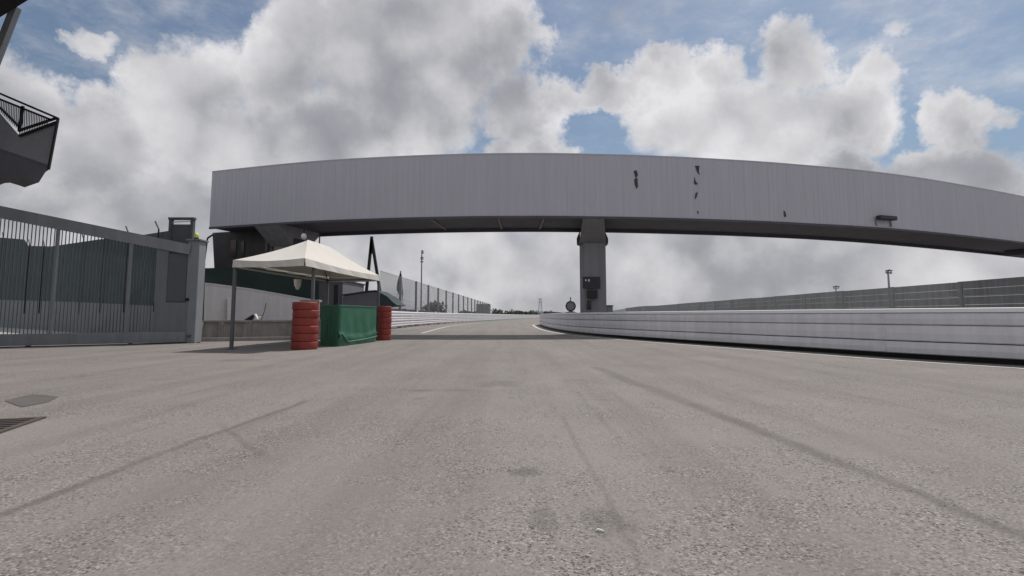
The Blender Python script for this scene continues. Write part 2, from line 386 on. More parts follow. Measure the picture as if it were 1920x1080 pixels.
# ------------------------------------------------------------------ barrier paths
RB = catmull([(24, -12, 0), (15.5, -1.5, 0), (8.75, 8.75, 0), (7.1, 12.0, 0), (5.56, 15.7, 0), (3.95, 20, 0), (2.98, 24.5, 0), (2.45, 32, 0), (2.45, 42, 0), (2.9, 50, 0), (5.5, 58, 0), (12, 65, 0), (24, 70, 0)], 6)
LB = catmull([(-7.6, 30.5, 0), (-7.75, 36, 0), (-7.75, 43, 0), (-7.0, 58, 0), (-4.4, 80, 0), (-1.2, 110, 0), (4, 150, 0), (16, 210, 0)], 6)

# surface strips: painted lines on the asphalt
def strip(path, off, w, z):
    m_ = MB(); m_.sweep([(p.x, p.y) for p in path], [(off - w / 2, z), (off + w / 2, z)], closed=False); return m_
tag(strip(RB, -.62, .13, .004).build('road_line', M['paintline']), kind='structure')
LL = catmull([G(790, 625), G(845, 611.5), G(895, 606), (-1.9, 80, 0), (1.8, 115, 0), (8, 170, 0)], 8)
tag(strip(LL, 0, .13, .004).build('road_line', M['paintline']), kind='structure')
tag(strip(catmull([(-5.0, 62, 0), (-3.6, 78, 0), (-.6, 106, 0), (3.8, 145, 0), (15, 205, 0)], 6), .95, 1.3, .008).build('painted_run_off', M['greenpaint']), kind='structure')

def resample0(path, step):
    o_ = [path[0].copy()]; need = step
    for a, b in zip(path, path[1:]):
        L = (b - a).length; pos = 0
        while L - pos >= need:
            pos += need; o_.append(lerp(a, b, pos / L)); need = step
        need -= (L - pos)
    return o_
def wbeam(z0, z1, d=.07):      # two-ridge guard rail profile (offset, z), thickness 6 mm
    h_ = z1 - z0; f = [(0, 0), (-.0, .05), (-1, .16), (-1, .34), (-.15, .45), (-.15, .55), (-1, .66), (-1, .84), (0, .95), (0, 1)]
    a = [(o * d, z0 + k * h_) for o, k in f]
    return a + [(o + .012, z) for o, z in a[::-1]]
def guard(name, path, rails, mrail, label, top=None, posts=None, side=1, gapmat=None, joints=()):
    t = thing(name, (path[0].x, path[0].y, 0), label, 'crash barrier')
    pp = [(p.x, p.y) for p in path]
    for i, prof in enumerate(rails):
        m_ = MB(); m_.sweep(pp, [(o_ * side, z_) for o_, z_ in prof]); m_.build('rail', mrail, t)
    if top: m_ = MB(); m_.sweep(pp, top[0]); m_.build('top_cap', top[1], t)
    if gapmat: m_ = MB(); m_.sweep(pp, [(.16, 0.0), (.20, 0.0), (.20, .93), (.16, .93)]); m_.build('gap_shade_strip', gapmat, t)  # added black strip standing in for the shade in the rail gaps and base
    rp = resample0(path, 4.0)
    for a, b in zip(rp[:15], rp[1:16]):
        d = (b - a).normalized(); nr = Vector((d.y, -d.x, 0)) * side; e_ = math.atan2(d.y, d.x)
        for zc, of in joints:
            c = a - nr * of + Vector((0, 0, zc)); m_ = MB(); m_.box(c, (.20, .008, .19), rz=e_)
            for u_ in (-.06, .06):
                for v_ in (-.06, .06): m_.box(c + d * u_ - nr * .004 + Vector((0, 0, v_)), (.02, .012, .02), rz=e_)
            m_.build('joint_plate', mrail, t)
    # posts each two metres
    acc = 0; nxt = 0; n_ = 0
    for a, b in zip(path, path[1:]):
        L = (b - a).length
        while nxt <= acc + L and n_ < 90:
            q = lerp(a, b, (nxt - acc) / L); d = (b - a).normalized(); nr = Vector((d.y, -d.x, 0))
            c = q + nr * (.26 if gapmat else .11 * side)
            m_ = MB(); m_.box((c.x, c.y, posts / 2), (.09, .09, posts), rz=math.atan2(d.y, d.x)); m_.build('post', M['galv'], t)
            nxt += 2.5; n_ += 1
        acc += L
    return t
# right barrier: sweep offset is to the right of travel (away from the track)
def board(z0, z1, d):
    return [(0, z0), (-d, z0 + .02), (-d - .012, (z0 + z1) / 2), (-d, z1 - .02), (0, z1), (.02, z1), (.02, z0)]
guard('guard_rail', RB, [board(.10, .34, .055), board(.355, .664, .03), board(.675, .91, .03)], M['rail_grey'],
      'long grey three-rail crash barrier with bright top edge curving along the right side',
      top=([(-.045, .913), (-.045, .985), (.10, .995), (.10, .913)], M['rail_top']), posts=.90, gapmat=M['black'], joints=((.22, .066), (.51, .040), (.79, .040)))
guard('guard_rail', LB, [wbeam(.12, .45), wbeam(.47, .80), wbeam(.82, 1.15)][::1], M['rail_white'],
      'white corrugated steel crash barrier starting behind the right red stack and running into the distance', posts=1.1, side=-1)

# ------------------------------------------------------------------ bridge
ZB, ZT, BW = 5.13, 7.92, 3.25
tops = [(398, 322), (560, 305.5), (692, 296.5), (850, 290), (1000, 288), (1130, 290), (1250, 294), (1400, 302), (1500, 309.5), (1620, 320.5), (1750, 338), (1920, 369), (2080, 404)]
bp = [atz(x, y, ZT) for x, y in tops]
path = catmull([(p.x, p.y, 0) for p in bp], 10)
# resample at 0.5 m
def resample(path, step):
    o_ = [path[0].copy()]; need = step
    for a, b in zip(path, path[1:]):
        L = (b - a).length; pos = 0
        while L - pos >= need:
            pos += need; o_.append(lerp(a, b, pos / L)); need = step
        need -= (L - pos)
    return o_
bpth = resample(path, .25)
def normal_at(pth, i):
    d = (pth[min(i + 1, len(pth) - 1)] - pth[max(i - 1, 0)]).normalized(); return Vector((-d.y, d.x, 0)), d
bridge = thing('footbridge', V3(at(1115, 590, 23), 0), 'long curved grey clad footbridge on concrete piers crossing over the track', 'footbridge')
mb = MB(); bm = mb.bm
# cladding front, with narrow grooves between panels
for i in range(len(bpth) - 1):
    a, b = bpth[i], bpth[i + 1]; nA, dA = normal_at(bpth, i); gw = .006 if i % 4 == 0 or random.random() < .35 else .0015
    jut = random.uniform(0, .0008)
    p, q = a + dA * gw - nA * jut, b - nA * jut
    for (u, v, o) in ((p, q, 0),):
        mb.face([V3(u, ZB), V3(v, ZB), V3(v, ZT), V3(u, ZT)])
    ga, gb = a + nA * .006, a + dA * gw + nA * .006
    mb.face([V3(ga, ZB), V3(gb, ZB), V3(gb, ZT), V3(ga, ZT)])
    mb.face([V3(gb, ZB), V3(p, ZB), V3(p, ZT), V3(gb, ZT)])
    mb.face([V3(a - nA * jut, ZB), V3(ga, ZB), V3(ga, ZT), V3(a - nA * jut, ZT)])
mb.build('front_cladding', M['clad'], bridge)
back = [p + normal_at(bpth, i)[0] * BW for i, p in enumerate(bpth)]
mb = MB()
for i in range(len(bpth) - 1):
    mb.face([V3(back[i], ZB), V3(back[i + 1], ZB), V3(back[i + 1], ZT), V3(back[i], ZT)])
mb.face([V3(bpth[0], ZB), V3(back[0], ZB), V3(back[0], ZT), V3(bpth[0], ZT)]); mb.build('rear_cladding', M['clad'], bridge)
mb = MB(); mb.sweep([(p.x, p.y) for p in bpth], [(.012, ZT - .02), (.012, ZT + .03), (-BW - .02, ZT + .03), (-BW - .02, ZT - .02)]); mb.build('roof', M['clad'], bridge)
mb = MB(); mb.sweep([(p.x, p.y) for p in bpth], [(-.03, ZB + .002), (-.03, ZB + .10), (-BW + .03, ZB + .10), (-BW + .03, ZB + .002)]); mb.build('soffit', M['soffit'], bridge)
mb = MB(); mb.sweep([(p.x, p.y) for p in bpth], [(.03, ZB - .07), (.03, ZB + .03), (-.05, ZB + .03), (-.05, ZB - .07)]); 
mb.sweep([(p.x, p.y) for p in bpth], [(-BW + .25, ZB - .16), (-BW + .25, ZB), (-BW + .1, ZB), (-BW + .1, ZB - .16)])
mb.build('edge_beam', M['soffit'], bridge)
for i in (46, 58, 66): # visible cross ribs under the deck
    if i < len(bpth):
        n_, d_ = normal_at(bpth, i); a = bpth[i] + n_ * .2; b = bpth[i] + n_ * (BW - .3)
        mb = MB(); mb.bar(V3(a, ZB - .03), V3(b, ZB - .03), .07, .06); mb.build('cross_rib', M['soffit_rib'], bridge)
# torn patches in the cladding
def on_bridge(px, py):
    best = None
    for i in range(len(bpth) - 1):
        a, b = bpth[i], bpth[i + 1]; r = ray(px, 540)
        k0, k1 = a.x / a.y, b.x / b.y; kk = r.x / ray(px, py).y
        if k0 <= kk <= k1:
            t = (kk - k0) / (k1 - k0); p = lerp(a, b, t); q = at(px, py, p.y); n_, d_ = normal_at(bpth, i); return q, n_, d_
    return None
tears = [[(1188, 321), (1193, 319), (1196, 328), (1192, 335)], [(1189, 336), (1195, 334), (1196, 350), (1193, 354), (1190, 346)],
         [(1303, 311), (1311, 311), (1310, 322), (1312, 328), (1307, 323)], [(1302, 332), (1304, 340), (1308, 345), (1304, 347), (1301, 343)],
         [(1304, 362), (1308, 360), (1306, 370), (1302, 374)], [(1307, 396), (1310, 397), (1308, 402)], [(1469, 395), (1472, 397), (1474, 406), (1470, 407)]]
for tr_ in tears:
    pts = []
    for x, y in tr_:
        q, n_, d_ = on_bridge(x, y); pts.append(q - n_ * .022)
    mb = MB(); mb.prism(pts, (0, 0, 0), n_ * .012); mb.build('torn_patch', M['signdark'], bridge)
q, n_, d_ = on_bridge(1655, 412)
# piers
def pier(px0, px1, Y, w_top, py_head=455):
    a, b = at(px0, 520, Y), at(px1, 520, Y); cx = (a.x + b.x) / 2; w = b.x - a.x; zt = at(px0, py_head, Y).z
    q_, nn, dd = on_bridge((px0 + px1) / 2, 420); ang = math.atan2(dd.y, dd.x)
    nn = Vector((.13, .99, 0)) if px0 > 900 else nn
    m_ = MB(); m_.box((cx, Y + .5, zt / 2), (w, 1.0, zt), rz=ang * .6, bev=.03); p = m_.build('pier', M['pier'], bridge)
    # hammerhead cantilevered forward and back under the deck
    m_ = MB(); W0 = w * .60; W1 = w_top / 2; base = Vector((cx, Y + .5, 0))
    fr = (base - q_).dot(nn) - .02           # distance back from the bridge front
    def L(x, y, z): return base + dd * x + nn * y + Vector((0, 0, z))
    bot = [L(-W0, -.52, zt), L(W0, -.52, zt), L(W0, .6, zt), L(-W0, .6, zt)]
    top = [L(-W1, -fr, ZB + .08), L(W1, -fr, ZB + .08), L(W1, BW - fr - .3, ZB - .0), L(-W1, BW - fr - .3, ZB - .0)]
    mid = [L(-W1, -fr, ZB - .10), L(W1, -fr, ZB - .10), L(W1, BW - fr - .3, ZB - .2), L(-W1, BW - fr - .3, ZB - .2)]
    vb = [m_.bm.verts.new(v) for v in bot]; vm_ = [m_.bm.verts.new(v) for v in mid]; vt = [m_.bm.verts.new(v) for v in top]
    m_.bm.faces.new(vb[::-1]); m_.bm.faces.new(vt)
    for A, B in ((vb, vm_), (vm_, vt)):
        for i in range(4): m_.bm.faces.new((A[i], A[(i + 1) % 4], B[(i + 1) % 4], B[i]))
    m_.build('pier_head', M['pier'], p)
    for s_ in (-1, 1):
        m_ = MB(); m_.prism([L(s_ * W0 * .99, -.5, zt - .05), L(s_ * W0 * 1.17, -.5, zt + .0), L(s_ * W0 * 1.17, -.5, zt + .2), L(s_ * W0 * .90, -.5, zt + .62)], (0, 0, 0), nn * .9)
        m_.build('bearing_lip', M['soffit'], p)
    return p
YP = 24.15
pier(1093, 1136, YP, .95)
pier(512, 552, on_bridge(530, 420)[0].y + 1.3, 1.35, 462)
# right-hand pier just off the frame
pr = on_bridge(1995, 460)[0]
mb = MB(); mb.box((pr.x + .2, pr.y + 1.6, 2.35), (1.2, 1.3, 4.7), rz=R(24)); pp_ = mb.build('pier', M['pier'], bridge)
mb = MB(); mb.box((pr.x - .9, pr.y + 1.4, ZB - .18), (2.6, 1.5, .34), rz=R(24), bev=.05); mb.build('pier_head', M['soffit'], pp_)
# dark stair tower under the left end
c0 = bpth[0]; n0, d0 = normal_at(bpth, 0)
mb = MB()
def TL(s_, n__, z): return V3(c0 + d0 * s_ + n0 * n__, z)
def tower(sx0, sx1, bx0, bx1, n0_, n1_, z0, z1):
    q = [TL(bx0, n0_, z0), TL(bx1, n0_, z0), TL(bx1, n1_, z0), TL(bx0, n1_, z0), TL(sx0, n0_, z1), TL(sx1, n0_, z1), TL(sx1, n1_, z1), TL(sx0, n1_, z1)]
    vv = [mb.bm.verts.new(p) for p in q]
    for f in ((3, 2, 1, 0), (4, 5, 6, 7), (0, 1, 5, 4), (1, 2, 6, 5), (2, 3, 7, 6), (3, 0, 4, 7)): mb.bm.faces.new([vv[i] for i in f])
tower(-1.1, 3.0, -.45, 2.9, 1.2, BW - .2, 0, ZB - .01)
tw = mb.build('stair_tower', M['dark_brown'], bridge)
for s0, s1, z0, z1 in ((.15, .5, 3.8, 4.7), (.8, 1.0, 3.8, 4.6), (2.3, 2.45, 3.6, 4.7), (2.6, 2.75, 3.6, 4.5)):
    mb = MB(); mb.prism([TL(s0, 1.19, z0), TL(s1, 1.19, z0), TL(s1, 1.19, z1), TL(s0, 1.19, z1)], (0, 0, 0), -n0 * .02); mb.build('window', M['brown_glass'], tw)
# light fitting on bridge front
q, n_, d_ = on_bridge(1655, 410)
lf = thing('wall_light', q, 'dark slim box lamp mounted low on the right part of the bridge cladding', 'lamp')
mb = MB(); ang = math.atan2(d_.y, d_.x); mb.box(q - n_ * .20, (1.12, .26, .2), rz=ang, bev=.03); mb.build('housing', M['signdark'], lf)
for s_ in (-.5, .5):
    mb = MB(); mb.bar(q + d_ * s_ - Vector((0, 0, .08)), q + d_ * s_ - n_ * .05 - Vector((0, 0, .38)), .05); mb.build('bracket', M['gate'], lf)
# two little fixtures under the bridge by the tent
q = at(570, 441, 23.2)
t = thing('security_camera', q, 'small pale dome camera hanging under the bridge above the tent peak', 'camera')
mb = MB(); mb.ico(q - Vector((0, 0, .06)), .13, 2, (1, 1, 1.2)); mb.build('dome', M['rail_white'], t, smooth=True)
mb = MB(); mb.bar(q, (q.x, q.y, ZB), .05); mb.build('stem', M['black'], t)
q = at(599, 455, 24); 
mb = MB(); mb.tube([(q.x, q.y, 0), (q.x, q.y, at(599, 433, 24).z)], [.05, .03], 8)
o = mb.build('thin_mast', M['black']); tag(o, 'thin dark mast rising behind the tent peak up to the bridge', 'mast')
o.location = (0, 0, 0)

# boards on the pier
YF = YP - .08
def flatbox(name, x0, y0, x1, y1, Y, th, m_, parent=None):
    a, b = at(x0, y1, Y), at(x1, y0, Y); k = MB(); k.box(((a.x + b.x) / 2, Y - th / 2, (a.z + b.z) / 2), (b.x - a.x, th, b.z - a.z), bev=.008); return k.build(name, m_, parent)
c = at(1108, 541, YF)
t = thing('sign_board', c, 'dark rectangular sign board with small white mark high on the central pier', 'sign')
flatbox('board', 1092.5, 519, 1125, 541, YF, .05, M['signdark'], t)
for (a_, b_, c_, d__) in ((1097, 524, 1100, 527), (1103, 523.5, 1105.5, 528)): flatbox('white_mark', a_, b_, c_, d__, YF - .053, .006, M['white'], t)
t = thing('control_box', at(1110, 562, YF), 'wide dark control box on the central pier just under the sign board', 'cabinet')
flatbox('housing', 1100.5, 543.5, 1119.5, 560, YF, .18, M['signdark'], t); flatbox('door', 1102, 545, 1118, 558.5, YF - .183, .01, M['black'], t)
t = thing('control_box', at(1106, 581, YF), 'narrow dark box low on the central pier beneath the wider one', 'cabinet')
flatbox('housing', 1100.5, 563.5, 1108, 580, YF, .14, M['signdark'], t); flatbox('socket', 1101.5, 575, 1107, 580.5, YF - .143, .05, M['black'], t)
t = thing('utility_cabinet', V3(at(1143, 588, YP), 0), 'squat grey cabinet standing at the right foot of the central pier', 'cabinet')
a, b = at(1137.5, 588, YP + .4), at(1148.5, 574, YP + .4)
mb = MB(); mb.box(((a.x + b.x) / 2, YP + .55, b.z / 2), (b.x - a.x, .4, b.z), bev=.01); mb.build('body', M['gate'], t)
mb = MB(); mb.box(((a.x + b.x) / 2, YP + .53, b.z + .02), (b.x - a.x + .05, .46, .05), bev=.01); mb.build('lid', M['signdark'], t)

# round sign behind barrier end
Y = 30; c = at(1070, 574, Y); rr = (at(1080, 574, Y).x - c.x)
t = thing('round_sign', V3(c, 0), 'round grey sign with thick black rim and spike behind the barrier near the central pier', 'sign')
mb = MB()
ring = [c + Vector((math.cos(a_) * rr * .86, 0, math.sin(a_) * rr * .86)) for a_ in [2 * math.pi * k / 28 for k in range(29)]]
mb.tube(ring, rr * .13, 8, cap=False); mb.build('rim', M['black'], t, smooth=True)
mb = MB(); mb.tube([c + Vector((0, .02, 0)), c + Vector((0, -.02, 0))], rr * .84, 28); mb.build('face', M['mirror'], t)
mb = MB(); mb.tube([V3(c, 0) + Vector((0, .05, 0)), V3(c, at(1070, 557, Y).z) + Vector((0, .05, 0))], .035, 8); mb.build('pole', M['gate'], t)

# ------------------------------------------------------------------ right side tall fence
def rx(Y): return 30.3 + (Y - 30) * .028
t = thing('panel_fence', (rx(24), 24, 0), 'tall weathered grey panel fence with pale middle rail beyond the right barrier', 'fence')
FH = 3.15
ys = [15.2 + 6.5 * k for k in range(22)]
for k, y in enumerate(ys[:-1]):
    y1 = ys[k + 1]; a = Vector((rx(y), y, 0)); b = Vector((rx(y1), y1, 0)); d = (b - a).normalized()
    mb = MB(); hh = FH + random.uniform(-.02, .02)
    nb_ = 6
    for j in range(nb_):    # overlapping horizontal boards, tiny tilts
        z0, z1 = hh * j / nb_, hh * (j + 1) / nb_ - .012; o_ = random.uniform(0, .003)
        mb.bar(a + d * .07 + Vector((o_, 0, (z0 + z1) / 2)), b - d * .07 + Vector((o_, 0, (z0 + z1) / 2)), .04, z1 - z0)
    mb.build('panel', M['fence'], t)
    if random.random() > .12:
        mb = MB(); mb.bar(a + d * .15 + Vector((-.05, 0, 2.17)), b - d * (.15 + random.choice((0, 0, 1.2))) + Vector((-.05, 0, 2.17)), .03, .045); mb.build('rail', M['fence_rail'], t)
for y in ys:
    mb = MB(); mb.box((rx(y) - .0, y, FH / 2), (.1, .30, FH + .01)); mb.build('post', M['fence'], t)

# flood light masts beyond the fence
def mast(px, ptop, Y, label, pair=False):
    p = at(px, ptop, Y); t = thing('floodlight_mast', (p.x, Y, 0), label, 'floodlight', 'floodlight masts beyond the right fence')
    mb = MB(); mb.tube([(p.x, Y, 0), (p.x, Y, p.z)], [.22, .11], 8); mb.build('pole', M['galv'], t)
    s = Y / 960.0
    mb = MB(); mb.bar((p.x - 5 * s, Y, p.z - 3 * s), (p.x + 5 * s, Y, p.z - 3 * s), .12); mb.build('cross_arm', M['lamp'], t)
    for dx_, dz_ in ((-4.5, 0), (0, 1), (4, 0), (-3, -4), (3.4, -4.2))[: 5 if not pair else 3]:
        mb = MB(); mb.box((p.x + dx_ * s, Y - .2, p.z + dz_ * s), (2.8 * s, .3, 2.2 * s), rx=R(-20), bev=.03); mb.build('floodlight', M['lamp'], t)
mast(1665, 508, 75, 'tallest floodlight mast standing above the right fence with a cluster of lamps')
mast(1567, 538, 110, 'smaller floodlight mast with two spread lamps above the right fence, middle one', True)
mast(1415, 562, 160, 'tiniest farthest floodlight mast barely rising over the right fence', True)

# ------------------------------------------------------------------ left debris fence
def fence_line():
    t = thing('mesh_fence', (-6.9, 30, 0), 'tall wire mesh debris fence with steel posts behind the white left barrier', 'fence')
    n = 17; pts = []
    for k in range(-2, n):
        Y = 43 + 5.3 * k; x = at(780, 560, 43).x + (Y - 43) * .031
        pts.append(Vector((x, Y, 0)))
    for k, p in enumerate(pts):
        if k > 0: mb = MB(); mb.box((p.x, p.y, 1.87), (.17, .15, 3.74)); mb.build('post', M['galv'], t)
    for a, b in zip(pts[0:], pts[1:]):
        mb = MB(); mb.face([V3(a, .9), V3(b, .9), V3(b, 3.7), V3(a, 3.7)]); mb.build('mesh_panel', M['wire'], t)
    mb = MB(); mb.tube([V3(p, 3.7) for p in pts], .014, 5); mb.tube([V3(p, 2.0) for p in pts], .01, 5); mb.build('cable', M['gate'], t)
    return pts
FP = fence_line()
# end building beside the fence
a, b = at(893, 588, 130), at(918, 570, 130)
mb = MB(); mb.box(((a.x + b.x) / 2, 133, b.z / 2), (b.x - a.x, 6, b.z)); o = mb.build('service_hut', M['building']); tag(o, 'small flat grey hut at the far end of the mesh fence', 'hut')

# light mast with camera cluster
Y = 50; p = at(791, 469, Y); s = Y / 960
t = thing('lamp_mast', (p.x, Y, 0), 'slender tall lamp mast with lamp head and clamps behind the mesh fence', 'lamp post')
mb = MB(); mb.tube([(p.x, Y, 0), (p.x, Y, p.z)], [.09, .05], 8); mb.build('pole', M['gate'], t)
mb = MB(); mb.box((p.x + 1 * s, Y, p.z - 3.5 * s), (4.5 * s, .3, 7 * s), bev=.08); mb.build('lamp_head', M['galv'], t)
for d_ in (14, 17, 22):
    mb = MB(); mb.box((p.x + .5 * s, Y, p.z - d_ * s), (5 * s, .25, 2 * s)); mb.build('clamp', M['gate'], t)
# black A-frame gate mast
Y = 33; s = Y / 960; p = at(697, 447, Y)
t = thing('a_frame_mast', (p.x, Y, 0), 'tall black inverted V steel mast rising behind the right end of the tent', 'mast')
l0, l1 = at(686, 556, Y), at(714, 556, Y)
for q in (l0, l1):
    dv = (q - p); e_ = p + dv * (p.z / max(.1, (p.z - q.z)))
    mb = MB(); mb.bar(p + Vector((0, 0, -.03)), V3(e_, 0), .17, .17); mb.build('leg', M['black'], t)
mb = MB(); mb.bar(p + Vector((0, 0, -1.0)), p + Vector((0, 0, .12)), .17); mb.build('apex', M['black'], t)
# closed parasol
Y = 40; s = Y / 960; p = at(751, 508, Y)
t = thing('closed_parasol', (p.x, Y, 0), 'folded dark green parasol standing behind the white left barrier', 'parasol')
mb = MB(); mb.tube([(p.x, Y, 0), (p.x, Y, p.z)], .05, 8); mb.build('pole', M['gate'], t)
mb = MB(); n_ = 12
z1 = p.z; 
prof = [(.02, z1), (.13, z1 - .5), (.2, z1 - 1.1), (.28, z1 - 1.6)]
rings = []
for r_, z_ in prof:
    rings.append([mb.bm.verts.new((p.x + math.cos(2 * math.pi * k / n_) * r_ * (1 if k % 2 else .62), Y + math.sin(2 * math.pi * k / n_) * r_ * (1 if k % 2 else .62), z_ - (0.35 if (k % 4 == 1 and z_ < z1 - 1) else 0))) for k in range(n_)])
for a, b in zip(rings, rings[1:]):
    for k in range(n_): mb.bm.faces.new((a[k], a[(k + 1) % n_], b[(k + 1) % n_], b[k]))
mb.build('folded_canopy', M['green_wall'], t)
for dx_, dl in ((-.28, 1.3), (.2, 2.3)):
    mb = MB(); mb.tube([(p.x, Y, z1 - .15), (p.x + dx_ * .6, Y, z1 - dl * .6), (p.x + dx_, Y, z1 - dl - .1)], [.03, .05, .02], 6); mb.build('strap', M['green_wall'], t)

# parked cars behind the left barrier
def car(loc, rz, paint, label):
    t = thing('parked_car', (0, 0, 0), label, 'car', 'cars parked behind the mesh fence')
    prof = [(-2.1, .35), (-2.12, .8), (-1.9, .95), (-1.35, 1.0), (-.75, 1.42), (.75, 1.45), (1.45, 1.0), (2.0, .9), (2.12, .7), (2.1, .32)]
    mb = MB(); mb.prism([Vector((x, -.82, z)) for x, z in prof], (0, 0, 0), (0, 1.64, 0))
    bmesh.ops.bevel(mb.bm, geom=mb.bm.edges[:], offset=.06, segments=2, affect='EDGES'); body = mb.build('body', paint, t, smooth=False)
    for s_ in (-1, 1):
        mb = MB(); mb.prism([Vector((x, s_ * .825, z)) for x, z in ((-1.15, 1.03), (-.7, 1.36), (.7, 1.38), (1.25, 1.03))], (0, 0, 0), (0, s_ * .012, 0)); mb.build('window', M['glass'], t)
    mb = MB(); mb.prism([Vector((1.42, -.7, 1.05)), Vector((1.42, .7, 1.05)), Vector((.85, .66, 1.41)), Vector((.85, -.66, 1.41))], (0, 0, 0), (.03, 0, .03)); mb.build('windscreen', M['glass'], t)
    for x in (-1.3, 1.3):
        for s_ in (-1, 1):
            mb = MB(); mb.tube([(x, s_ * .66, .33), (x, s_ * .86, .33)], .33, 18); w_ = mb.build('wheel', M['rubber'], t)
            mb = MB(); mb.tube([(x, s_ * .855, .33), (x, s_ * .875, .33)], .2, 14); mb.build('rim', M['rim'], w_)
    for s_ in (-1, 1):
        mb = MB(); mb.box((2.1, s_ * .6, .72), (.05, .32, .14), bev=.02); mb.build('headlight', M['rail_top'], t)
    t.location = loc; t.rotation_euler.z = rz
    return t
car((at(766, 580, 50).x, 50, 0), R(-75), M['carwhite'], 'white parked car nearest the red stack, roof showing over the left barrier')
car((at(742, 580, 44).x, 44, 0), R(-60), M['carred'], 'dark red parked car roof showing just right of the red stack')
car((at(788, 580, 60).x, 60, 0), R(-75), M['cargrey'], 'silver parked car behind the mesh fence left of the round bush')
car((at(806, 580, 70).x, 70, 0), R(-75), M['carwhite'], 'white parked car farthest right behind the mesh fence')

# ------------------------------------------------------------------ vegetation far away
def tree(px, Y, h_, w_, label, name='tree', n=500, group=None, cat='tree'):
    x = at(px, 580, Y).x; t = thing(name, (x, Y, 0), label, cat, group)
    mb = MB(); mb.tube([(x, Y, 0), (x + .05 * w_, Y, h_ * .35), (x - .03 * w_, Y, h_ * .7)], [.09 * h_ * .4, .03 * h_, .01 * h_], 7); mb.build('trunk', M['trunk'], t)
    rnd = random.Random(px); mb = MB()
    cl = [(rnd.uniform(-.32, .32) * w_, rnd.uniform(-.3, .3) * w_, h_ * rnd.uniform(.42, .82), w_ * rnd.uniform(.14, .26)) for _ in range(11)]
    for _ in range(n):
        cx, cy, cz, cr = rnd.choice(cl); v = Vector((rnd.gauss(0, 1), rnd.gauss(0, 1), rnd.gauss(0, 1))).normalized() * cr * rnd.uniform(.5, 1.05)
        c = Vector((x + cx, Y + cy, cz)) + v * 1; s_ = w_ * .055 * rnd.uniform(.6, 1.4)
        a = Vector((rnd.uniform(-1, 1), rnd.uniform(-1, 1), rnd.uniform(-1, 1))).normalized(); b = a.orthogonal().normalized()
        mb.face([c + a * s_, c + b * s_ * .7, c - a * s_, c - b * s_ * .7])
    mb.build('crown', M['leaf'], t)
tree(814, 88, 3.4, 4.0, 'round dark bush behind the mesh fence right of the lamp mast', 'bush', 900, cat='bush')
rnd = random.Random(3)
names = ['low dark tree at the end of the track left of the lattice pylon', 'small distant tree beside the track end, right of the grey hut', 'distant tree between the hut and the lattice pylon', 'distant bushy tree just left of the lattice pylon foot', 'distant tree right of the lattice pylon']
for k, (px, Y, h_) in enumerate(((990, 300, 3.6), (930, 240, 3.6), (955, 260, 3.3), (1001, 330, 3.8), (1028, 340, 3.8))):
    tree(px, Y, h_, 7, names[k], 'tree', 350, 'distant trees at the end of the track')
# far-off hedge/wood reading as one mass
mb = MB(); rnd = random.Random(11)
for _ in range(9000):
    k = rnd.random(); px = 860 + 330 * k; Y = 420 + rnd.uniform(-10, 10)
    x = at(px, 580, Y).x; hmax = 3.4 + 1.0 * math.sin(k * 23) + .7 * math.sin(k * 61) - 1.2 * k
    c = Vector((x, Y, rnd.uniform(0, max(.6, hmax)))); a = Vector((rnd.uniform(-1, 1), rnd.uniform(-1, 1), rnd.uniform(-1, 1))).normalized(); b = a.orthogonal().normalized(); s_ = rnd.uniform(.5, 1.1)
    mb.face([c + a * s_, c + b * s_, c - a * s_, c - b * s_])
tag(mb.build('distant_woodland', M['leaf']), 'far-off dark line of woodland across the end of the track', 'woodland', kind='stuff')
# hills
def hill(name, x0, x1, Y, f):
    mb = MB(); n_ = 60; tp = []; bt = []; bk = []
    for i in range(n_ + 1):
        x = x0 + (x1 - x0) * i / n_; z = f(i / n_)
        bt.append((x, Y, -1)); tp.append((x, Y + 120, z)); bk.append((x, Y + 400, -1))
    for i in range(n_):
        mb.face([bt[i], bt[i + 1], tp[i + 1], tp[i]]); mb.face([tp[i], tp[i + 1], bk[i + 1], bk[i]])
    tag(mb.build(name, M['hill'], smooth=True), kind='structure')
hill('hills', 150, 1500, 1500, lambda t: 26 * math.exp(-((t - .22) / .13) ** 2) + 16 * math.exp(-((t - .5) / .2) ** 2) + 3 + 2 * math.sin(t * 40))
hill('hills', -600, 200, 1300, lambda t: 7 + 4 * math.sin(t * 9) + 2 * math.sin(t * 31))

# lattice pylon
Y = 300; s = Y / 960; p = at(1013, 560, Y)
t = thing('lattice_pylon', (p.x, Y, 0), 'faint lattice pylon far off at the end of the track', 'pylon')
mb = MB(); H = p.z
for sx in (-1, 1):
    for sy in (-1, 1): mb.bar((p.x + sx * 1.3, Y + sy * 1.3, 0), (p.x + sx * .45, Y + sy * .45, H), .22)
for k in range(7):
    z0, z1 = H * k / 7, H * (k + 1) / 7; w0, w1 = 1.3 - .85 * k / 7, 1.3 - .85 * (k + 1) / 7
    mb.bar((p.x - w0, Y - w0, z0), (p.x + w1, Y - w1, z1), .12); mb.bar((p.x + w0, Y - w0, z0), (p.x - w1, Y - w1, z1), .12)
mb.build('lattice', M['galv'], t)
for dz_ in (0, 2.0):
    mb = MB(); mb.bar((p.x - 1.2, Y, H - dz_), (p.x + 1.2, Y, H - dz_), .22); mb.build('cross_arm', M['galv'], t)

